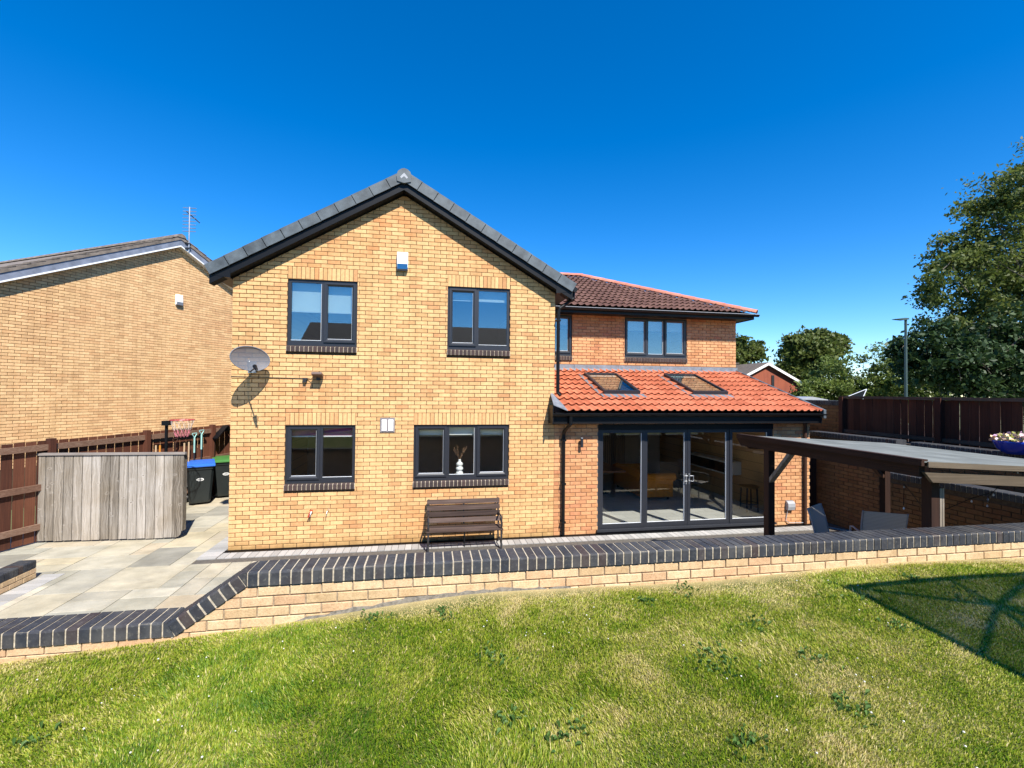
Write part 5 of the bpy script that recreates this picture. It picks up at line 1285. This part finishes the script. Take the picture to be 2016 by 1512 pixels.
# garden chairs
def chair(P, rot, label):
    t = thing('garden_chair', label, 'chair', (P[0], P[1], 0), 'woven garden chairs under the pergola')
    ca, sa = math.cos(rot), math.sin(rot); U = np.array([ca, sa, 0]); V = np.array([-sa, ca, 0]); Z = np.array([0, 0, 1.]); P = np.array([P[0], P[1], 0.])
    def q(u, v, z): return P+u*U+v*V+z*Z
    tw = MATS.get('woven_mesh')
    if tw is None:
        k = NT('woven_mesh'); w = k.new('ShaderNodeTexWave'); w.inputs['Scale'].default_value = 14; w.bands_direction = 'Z'; w.inputs['Distortion'].default_value = 1.5; k.l.new(k.pos(), w.inputs['Vector'])
        k.col(k.ramp(w.outputs['Fac'], [(.2, (.40, .36, .31)), (.8, (.58, .54, .48))])); k.rough(.8); tw = k.m
    hw = .27
    bk = [(.22, .44), (.25, .60), (.30, .82), (.36, 1.01)]
    m = MB(); n = len(bk)
    vs = [q(s*hw, v, z) for v, z in bk for s in (-1, 1)]+[q(s*hw, v+.014, z) for v, z in bk for s in (-1, 1)]
    fs = []
    for i in range(n-1): fs += [(2*i, 2*i+1, 2*i+3, 2*i+2), (2*n+2*i, 2*n+2*i+2, 2*n+2*i+3, 2*n+2*i+1)]
    fs += [(2*n-2, 2*n-1, 4*n-1, 4*n-2)]
    m.add(vs, fs); m.build('backrest', tw, t)
    m = MB(); m.prism([q(-hw, -.25, .42), q(hw, -.25, .42), q(hw, .23, .40), q(-hw, .23, .40)], .015*Z); m.build('seat', tw, t)
    for s in (-1, 1):
        m = MB(); m.tube([q(s*(hw+.012), v, z) for v, z in bk], .013, 8); m.build('back_tube', M_GREYP, t)
        m = MB(); m.tube([q(s*(hw+.012), -.26, .0), q(s*(hw+.012), -.24, .42), q(s*(hw+.012), -.22, .62), q(s*(hw+.012), -.10, .645), q(s*(hw+.012), .26, .64)], .013, 8); m.build('leg', M_GREYP, t)
        m = MB(); m.tube([q(s*(hw+.012), .22, .42), q(s*(hw+.012), .32, .0)], .013, 8); m.build('leg', M_GREYP, t)
    return t
chair((9.74, -2.60), R(29), 'woven chair turned side-on next to the front pergola post')
chair((10.50, -2.50), R(150), 'woven chair with its broad back turned to the lawn')

# ================================================================== BEYOND: TREES, HOUSE, LAMP
def leaf_cloud(centres, n, size, per=150, spread=.13, seed=1):
    """centres: (x,y,z,rx,ry,rz,weight) lobes; leaves gather in flattened clumps (boughs) inside them, leaving gaps"""
    r = np.random.default_rng(seed); w = np.array([c[6] for c in centres], float); w /= w.sum()
    nc = max(14, n//per); li = r.choice(len(centres), nc, p=w); L = np.array([c[:6] for c in centres])[li]
    d = r.normal(size=(nc, 3)); d /= np.linalg.norm(d, axis=1)[:, None]
    rad = r.uniform(.08, 1.0, nc)**.5*r.uniform(.8, 1.12, nc)
    cc = L[:, :3]+d*rad[:, None]*L[:, 3:6]
    wt = r.uniform(.25, 1.0, nc)**1.5; wt /= wt.sum()
    k = r.choice(nc, n, p=wt); sp = (L[k, 3:6].mean(axis=1)*spread+.05)[:, None]*(.6+.8*r.random(nc))[k][:, None]
    g = np.clip(r.normal(size=(n, 3)), -1.9, 1.9)
    P = cc[k]+g*sp*np.array([1.15, 1.15, .62])
    P[:, 2] -= .35*sp[:, 0]*(g[:, 0]**2+g[:, 1]**2)*.35
    a = r.normal(size=(n, 3)); a /= np.linalg.norm(a, axis=1)[:, None]
    up = r.normal(size=(n, 3))*.75+np.array([0, 0, .8]); b = np.cross(a, up); b /= np.linalg.norm(b, axis=1)[:, None]+1e-9
    s = (size*r.uniform(.5, 1.35, n))[:, None]
    v = np.stack([P-a*s, P+b*s*.55+a*s*.1, P+a*s, P-b*s*.55+a*s*.1], 1).reshape(-1, 3)
    return v, cc
def quads_obj(name, v, mat, parent):
    n = len(v)//4; me = bpy.data.meshes.new(name)
    me.vertices.add(len(v)); me.vertices.foreach_set('co', v.astype(np.float32).ravel())
    me.loops.add(4*n); me.loops.foreach_set('vertex_index', np.arange(4*n, dtype=np.int32))
    me.polygons.add(n); me.polygons.foreach_set('loop_start', np.arange(0, 4*n, 4, dtype=np.int32))
    me.update(calc_edges=True); me.materials.append(mat); return link(name, me, parent)
def tree(label, base, lobes, n, size, mat, trunk_r, seed, name='broadleaf_tree', group=None, cat='tree', limbs=10, per=150, spread=.13):
    base = np.asarray(base, float)
    t = thing(name, label, cat, tuple(base), group)
    v, cc = leaf_cloud(lobes, n, size, per, spread, seed); quads_obj('crown', v, mat, t)
    r = np.random.default_rng(seed+5); m = MB()
    zt = max(l[2] for l in lobes); top = np.array([np.mean([l[0] for l in lobes]), np.mean([l[1] for l in lobes]), zt])
    mid = base+(top-base)*.5+np.array([r.normal()*.2, r.normal()*.2, 0])
    m.tube([base, base+(mid-base)*.5, mid, top], [trunk_r, trunk_r*.8, trunk_r*.5, trunk_r*.12], 8)
    m.build('trunk', M_BARK, t)
    tw_ = MB()
    for e in cc[::2]:
        o_ = e+np.array([r.normal()*.5, r.normal()*.5, -.6-.5*r.random()]); tw_.tube([o_, (o_+e)/2+r.normal(size=3)*.06, e], [trunk_r*.07, trunk_r*.05, trunk_r*.02], 4, cap=False)
    stuff(tw_.build('twigs', M_BARK, t))
    for k in range(limbs):
        e = cc[r.integers(0, len(cc))]; f = r.uniform(.3, .85)
        s = base+(mid-base)*min(1, f*2) if f < .5 else mid+(top-mid)*(f-.5)*2
        if e[2] < s[2]-1: s = base+(mid-base)*.6
        b = MB(); q = (s+e)/2+np.array([0, 0, .12*np.linalg.norm(e-s)]); b.tube([s, q, e], [trunk_r*.32, trunk_r*.2, trunk_r*.05], 6); b.build('limb', M_BARK, t)
    return t
# big tree on the right
Yt = 13.0
def L_(x, y, r, Y=Yt, w=1.0, ry=1.0, rz=1.0):
    P = atY(x, y, Y); s = (np.linalg.norm(P-CAM))/F_PX*.80; return (P[0], P[1], P[2], r*s, r*s*ry, r*s*rz, w*r*r)
big = [L_(2005, 365, 66, w=1.2), L_(2070, 380, 90), L_(1950, 430, 60, w=1.2), L_(1892, 495, 52, w=1.1), L_(1985, 510, 85), L_(1856, 560, 54, w=1.1), L_(1930, 580, 75), L_(2050, 620, 120), L_(1860, 640, 42, w=.8), L_(1940, 680, 80), L_(2120, 520, 140), L_(2200, 420, 120), L_(2230, 620, 150), L_(2140, 720, 130)]
bb = atY(2080, 820, Yt); bb[2] = 0
tree('tall leafy tree towering over the terrace fence', bb, big, 84000, .12, M_LEAF, .42, 11, limbs=40, per=150, spread=.135)
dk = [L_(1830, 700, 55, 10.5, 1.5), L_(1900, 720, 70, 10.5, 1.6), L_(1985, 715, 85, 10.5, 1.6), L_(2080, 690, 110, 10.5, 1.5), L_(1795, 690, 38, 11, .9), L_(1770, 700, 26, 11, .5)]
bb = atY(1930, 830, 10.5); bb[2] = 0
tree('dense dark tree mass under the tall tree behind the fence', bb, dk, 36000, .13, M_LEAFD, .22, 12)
# mid-distance trees
Y2 = 46
ft = [L_(1600, 700, 52, Y2, 1.3), L_(1570, 690, 38, Y2, 1.1), L_(1630, 680, 34, Y2), L_(1655, 678, 20, Y2, .6), L_(1605, 670, 24, Y2), L_(1575, 735, 40, Y2, 1.2), L_(1560, 672, 16, Y2, .6)]
bb = atY(1606, 800, Y2); bb[2] = 0
tree('round-topped tree standing right of the far red brick gable', bb, ft, 16000, .30, M_LEAF, .5, 21, limbs=14, per=70, spread=.16)
ft = [L_(1455, 700, 40, 50, 1.2), L_(1478, 690, 28, 50), L_(1440, 730, 40, 50), L_(1500, 682, 12, 50, .4)]
bb = atY(1450, 800, 50); bb[2] = 0
tree('tree peeping out behind the right end of the upper wall', bb, ft, 9000, .30, M_LEAF, .45, 22, per=70, spread=.16)
for k, (x, y, r, Y, lab) in enumerate(((1640, 750, 50, 30, 'pale green shrub left of the street lamp nearest the red gable'), (1700, 738, 58, 28, 'tall bushy shrub in the middle of the hedge line'), (1755, 742, 52, 27, 'pale shrub right behind the street lamp'), (1815, 758, 48, 26, 'shrub at the foot of the dark tree mass'), (1600, 770, 36, 29, 'low shrub beside the far red brick house'))):
    lob = [L_(x, y, r, Y), L_(x-r*.6, y+r*.4, r*.7, Y), L_(x+r*.6, y+r*.35, r*.7, Y), L_(x+r*.1, y-r*.5, r*.4, Y, .6), L_(x, y+r*.9, r, Y)]
    bb = atY(x, 800, Y); bb[2] = 0
    tree(lab, bb, lob, 8000, .14, M_LEAFH, .10, 40+k, 'garden_shrub', 'shrubs beyond the terrace fence', 'shrub', 6)

# far red brick house
t = thing('far_house', 'small red brick gable house with white verge in the distance', 'house', (37, 33, 0))
A = atY(1509, 716, 33); Rr = atY(1580, 757, 33); hw = Rr[0]-A[0]; ze = Rr[2]; zr = A[2]
m = MB(); m.prism([(A[0]-hw, 33, 0), (A[0]+hw, 33, 0), (A[0]+hw, 33, ze), (A[0], 33, zr), (A[0]-hw, 33, ze)], (0, .3, 0)); m.box(A[0]-hw, A[0]-hw+.3, 33.31, 42, 0, ze); m.box(A[0]+hw-.3, A[0]+hw, 33.31, 42, 0, ze); m.build('wall', M_RED, t)
m = MB()
for sg in (-1, 1):
    xe = A[0]+sg*(hw+.3); s = (zr-ze)/hw
    m.prism([(A[0], 32.7, zr+.15), (xe, 32.7, zr+.15-s*(hw+.3)), (xe, 32.7, zr+.03-s*(hw+.3)), (A[0], 32.7, zr+.03)], (0, 10, 0))
fr_ = m.build('roof', plain('far_brown_roof', (.11, .085, .065), .9, var=.3, scale=5), t)
for sg in (-1, 1):
    xe = A[0]+sg*(hw+.3); s = (zr-ze)/hw
    m = MB(); m.prism([(A[0], 32.66, zr+.10), (xe, 32.66, zr+.10-s*(hw+.3)), (xe, 32.66, zr-.16-s*(hw+.3)), (A[0], 32.66, zr-.16)], (0, .03, 0)); m.build('barge_board', M_WHITE, fr_)
m = MB(); m.prism([(A[0]-9, 36.5, zr-1.2), (A[0]-.5, 36.5, zr+.2), (A[0]-.5, 40, zr+.3), (A[0]-9, 40, zr+.3)], (0, 0, .1)); m.build('roof_plane', MATS['far_brown_roof'], fr_)
m = MB(); cx = atY(1521, 752, 33)[0]; m.box(cx-.14, cx+.14, 32.93, 32.995, 2.0, atY(1521, 739, 33)[2]); m.build('slit_window', M_IRON, t)
# street lamp
LY_ = 8.6; lp = atY(1783, 630, LY_)
t = thing('street_lamp', 'slim green street lamp column in front of the trees', 'street lamp', (lp[0], LY_, 0))
m = MB(); m.tube([(lp[0], LY_, 0), (lp[0], LY_, 1.2), (lp[0], LY_, lp[2])], [.09, .065, .05], 10); tgm = plain('lamp_green', (.035, .06, .055), .5); m.build('column', tgm, t)
m = MB(); z = lp[2]; m.prism([(lp[0]+.07, LY_-.1, z+.01), (lp[0]+.07, LY_-.1, z+.08), (lp[0]-.14, LY_-.1, z+.08), (lp[0]-.62, LY_-.1, z+.02), (lp[0]-.62, LY_-.1, z-.0), (lp[0]-.18, LY_-.1, z-.02)], (0, .20, 0)); m.build('lantern', tgm, t)
# small garden bits beyond the fence
q = atY(1692, 778, 9)
t = thing('garden_awning', 'grey triangular awning tip showing over the terrace fence', 'awning', (q[0], 9, 0))
a, b, c2 = atY(1668, 781, 9), atY(1706, 766, 9), atY(1699, 782, 9)
m = MB(); m.prism([a, b, c2], (0, .12, -.01)); m.build('canopy', M_BLACK, t)
m = MB(); m.tube([a, b], .012, 6); m.tube([b, c2], .022, 6); m.tube([c2, (c2[0], 9, 0)], .03, 6); m.build('frame', M_SEAL, t)
q = atY(1597, 783, 14)
t = thing('far_shed', 'low dark shed with white roof edge beside the far shrubs', 'shed', (q[0], 14, 0))
m = MB(); w = .9; m.box(q[0]-w, q[0]+w, 14, 15.5, 0, q[2]-.12); m.build('wall', M_IRON, t)
m = MB(); m.prism([(q[0]-w-.1, 13.9, q[2]-.1), (q[0], 13.9, q[2]+.06), (q[0]+w+.1, 13.9, q[2]-.1), (q[0]+w+.1, 13.9, q[2]-.16), (q[0]-w-.1, 13.9, q[2]-.16)], (0, 1.8, 0)); m.build('roof', M_GREYP, t)

# ================================================================== BEHIND THE CAMERA (seen in the panes, or only by its shadow)
h1 = 2.05
def cast(px_, py_, h):
    P = atZ(px_, py_, 1.2); k = h/math.tan(SUN_EL); return P+np.array([math.sin(SUN_AZ)*k, -math.cos(SUN_AZ)*k, h])
c0 = cast(1663, 1160, h1); S = 1.95
pc = np.array([c0[0]+S/2, c0[1]-S/2, 0.])
t = thing('square_parasol', 'square parasol on the lawn whose shadow falls at the right edge', 'parasol', (pc[0], pc[1], 1.2))
zc_ = c0[2]; apex = np.array([pc[0], pc[1], zc_+.62])
cor = [np.array([pc[0]+a*S/2, pc[1]+b*S/2, zc_]) for a, b in ((-1, -1), (1, -1), (1, 1), (-1, 1))]
mt = bpy.data.materials.new('thin_canopy'); mt.use_nodes = True; nn_, ll_ = mt.node_tree.nodes, mt.node_tree.links; nn_.clear()
d1 = nn_.new('ShaderNodeBsdfDiffuse'); d1.inputs[0].default_value = (.12, .13, .10, 1); d2 = nn_.new('ShaderNodeBsdfTransparent'); d2.inputs[0].default_value = (.75, .75, .75, 1); mx = nn_.new('ShaderNodeMixShader'); mx.inputs[0].default_value = .74; oo = nn_.new('ShaderNodeOutputMaterial')
ll_.new(d2.outputs[0], mx.inputs[1]); ll_.new(d1.outputs[0], mx.inputs[2]); ll_.new(mx.outputs[0], oo.inputs[0])
m = MB(); m.add([apex]+cor, [(0, 1, 2), (0, 2, 3), (0, 3, 4), (0, 4, 1)]); m.build('canopy', mt, t)
for k in range(4):
    m = MB(); m.tube([apex, cor[k]], .026, 6); m.build('rib', M_IRON, t)
    m = MB(); m.tube([cor[k], cor[(k+1) % 4]], .035, 6); m.build('hem', M_IRON, t)
    m = MB(); m.tube([apex, (cor[k]+cor[(k+1) % 4])/2], .02, 6); m.build('rib', M_IRON, t)
m = MB(); m.tube([(pc[0], pc[1], 1.2), apex+np.array([0, 0, .12])], .035, 10); m.build('pole', M_IRON, t)
m = MB(); m.lathe((pc[0], pc[1], 1.2), [(.28, 0), (.28, .06), (.06, .1), (.04, .3)], 18); m.build('base', M_CONC, t)
fence_run('tall brown board fence closing the garden behind the lawn', 0, 26, 3.05, [(1.6, 1.7), (2.2, 2.3), (2.8, 2.9)], .30, .29, (0, 4, 8, 12, 16, 20, 24), zbot=1.25, O=np.array([-8.0, -16.0, 0]), U=np.array([1., 0, 0]), N=np.array([0, 1., 0]), name='rear_fence')
t = thing('rear_house', 'house with dark tiled roof beyond the rear fence', 'house', (5, -30, 0))
m = MB(); m.box(-6, 12, -36, -29, .9, 6.0); m.build('wall', M_FARB, t)
m = MB(); m.prism([(-6.6, -28.4, 5.9), (-6.6, -32.5, 8.5), (-6.6, -36.6, 5.9)], (19.2, 0, 0)); m.build('roof', plain('rear_roof', (.06, .045, .04), .9, var=.3, scale=6), t)

# ================================================================== GRASS
def vnoise(x, y, s, seed):
    r = np.random.default_rng(seed); G = r.random((64, 64)); u, v = x*s+100, y*s+100
    i, j = np.floor(u).astype(int), np.floor(v).astype(int); fu, fv = u-i, v-j; fu = fu*fu*(3-2*fu); fv = fv*fv*(3-2*fv)
    g = lambda a, b: G[a % 64, b % 64]
    return (g(i, j)*(1-fu)+g(i+1, j)*fu)*(1-fv)+(g(i, j+1)*(1-fu)+g(i+1, j+1)*fu)*fv
def visible(x, y, z, pad=60):
    d = np.stack([x, y, z], 1)-CAM; dz = d @ FW; px = 1008+F_PX*(d @ RT)/np.maximum(dz, .1); py = 756-F_PX*(d @ UP)/np.maximum(dz, .1)
    return (dz > .3) & (px > -pad) & (px < W_PX+pad) & (py < H_PX+pad+90)
NB_ = 1700000
gx = rng.uniform(-2.2, 10.5, NB_); gy = rng.uniform(-8.0, YW-.015, NB_)
gz = lawn_z(gx, gy)
dist = np.sqrt((gx-CAM[0])**2+(gy-CAM[1])**2+(gz-CAM[2])**2)
ok = visible(gx, gy, gz) & (rng.random(NB_) < np.clip((2.6/dist)**1.15, 0, 1))
wallgap = YW-gy
dryw = np.exp(-(wallgap/(.05+.24*vnoise(gx, gy, 1.6, 3)**1.4+.05*vnoise(gx, gy, 9, 33)))**1.5)*1.0*np.clip((gx-1.8)/1.0, .10, 1)
ok &= rng.random(NB_) > np.clip(dryw*1.0-.25, 0, .75)
gx, gy, gz, dist, dryw = gx[ok], gy[ok], gz[ok], dist[ok], dryw[ok]; n = len(gx)
n1, n2, n3 = vnoise(gx, gy, .75, 1), vnoise(gx, gy, 2.3, 2), vnoise(gx, gy, 7, 4)
wx, wy = gx+.35*vnoise(gx, gy, 3, 41), gy+.35*vnoise(gx, gy, 3, 42)
n5 = vnoise(wx, wy, 5.0, 21)*vnoise(wx, wy, 1.7, 22)
dry = .17+.30*n1+.24*n2+.22*n3-.08+rng.normal(0, .17, n)+np.clip((n5-.42)*1.3, 0, .24)-np.clip((.16-n5)*1.8, 0, .16)+.18*(vnoise(gx, gy, 11, 31)-.5)+dryw*.75+.08*np.clip((gx-2)/5, 0, 1)
dry += (rng.random(n) < .06)*rng.uniform(.2, .6, n)
dry = np.clip(dry, 0, 1)
hgt = (.008+.012*rng.random(n)+.011*(1-n2)*(1-np.clip(dryw, 0, 1)))*np.where(rng.random(n) < .03, 1.7, 1)*(1-.55*np.clip(dryw, 0, 1))
wd = .0012+.0018*rng.random(n)**2+.0006*np.clip(dist-2.5, 0, 5)
ang = rng.uniform(0, 2*np.pi, n); lean = rng.uniform(.15, 1.1, n)*hgt
wind = vnoise(gx, gy, 1.3, 9)*6.28
lx, ly = np.cos(ang)*.75+np.cos(wind)*.5, np.sin(ang)*.75+np.sin(wind)*.5
sx, sy = -np.sin(ang+rng.normal(0, .5, n)), np.cos(ang)
B = np.stack([gx, gy, gz-.004], 1)
S_ = np.stack([sx*wd, sy*wd, np.zeros(n)], 1)
Md = B+np.stack([lx*lean*.35, ly*lean*.35, hgt*.62], 1); Tp = B+np.stack([lx*lean, ly*lean, hgt], 1)
V = np.stack([B-S_, B+S_, Md+S_*.8, Md-S_*.8, Tp], 1).reshape(-1, 3).astype(np.float32)
me = bpy.data.meshes.new('grass'); me.vertices.add(5*n); me.vertices.foreach_set('co', V.ravel())
base = (np.arange(n, dtype=np.int32)*5)[:, None]
li = np.concatenate([base+np.array([0, 1, 2, 3]), base+np.array([3, 2, 4])], 1).astype(np.int32).ravel()
me.loops.add(7*n); me.loops.foreach_set('vertex_index', li)
ls = np.stack([np.arange(n)*7, np.arange(n)*7+4], 1).astype(np.int32).ravel()
me.polygons.add(2*n); me.polygons.foreach_set('loop_start', ls); me.update(calc_edges=True)
at = me.attributes.new('dry', 'FLOAT', 'POINT'); at.data.foreach_set('value', np.repeat(dry, 5).astype(np.float32))
me.materials.append(M_GRASS); gr = link('grass', me); stuff(gr); tag(gr, 'mown lawn grass, green with dry yellow patches', 'grass')
print('grass blades', n)
# clover flowers and broad weeds
fl = MB(); 
for k in range(170):
    x, y = random.uniform(1.0, 9.0), random.uniform(-7.4, -5.35); z = float(lawn_z(x, y))+random.uniform(.02, .035)
    if vnoise(np.array([x]), np.array([y]), .9, 12)[0] < .45: continue
    r = random.uniform(.003, .006); fl.lathe((x, y, z), [(r*.3, 0), (r, r*.5), (r*.9, r*1.1), (r*.2, r*1.5)], 6)
o = stuff(fl.build('clover_flowers', plain('clover_white', (.55, .53, .47), .8))); tag(o, 'tiny white clover flowers scattered over the lawn', 'flowers')
spots = [(1290, 1180), (1700, 1190), (1650, 1165), (1395, 1310), (860, 1200), (1120, 1460), (1690, 1400), (1500, 1240), (1580, 1310), (40, 1400), (720, 1190), (1800, 1160), (1880, 1180), (1340, 1165), (1000, 1430), (1480, 1490), (1420, 1330), (980, 1310), (1750, 1240)]
wd_ = MB()
for k, (x, y) in enumerate(spots*2):
    P = atZ(x+random.uniform(-25, 25), y+random.uniform(-14, 14), 1.2); P[2] = float(lawn_z(P[0], P[1]))
    for q in range(random.randint(8, 18)):
        a = random.uniform(0, 6.28); L = random.uniform(.014, .034); w = L*random.uniform(.22, .34); h = random.uniform(.010, .032)
        o = P+np.array([random.gauss(0, .05), random.gauss(0, .04), .004]); d = np.array([math.cos(a), math.sin(a), 0]); sd = np.array([-math.sin(a), math.cos(a), 0])
        wd_.add([o, o+d*L*.35+sd*w+np.array([0, 0, h]), o+d*L*.8+sd*w*.8+np.array([0, 0, h*1.1]), o+d*L+np.array([0, 0, h*.8]), o+d*L*.8-sd*w*.8+np.array([0, 0, h*1.1]), o+d*L*.35-sd*w+np.array([0, 0, h])], [(0, 1, 2), (0, 2, 3), (0, 3, 4), (0, 4, 5)])
o = stuff(wd_.build('lawn_weeds', M_WEED)); tag(o, 'low broad-leaved weeds dotted through the lawn', 'weeds')
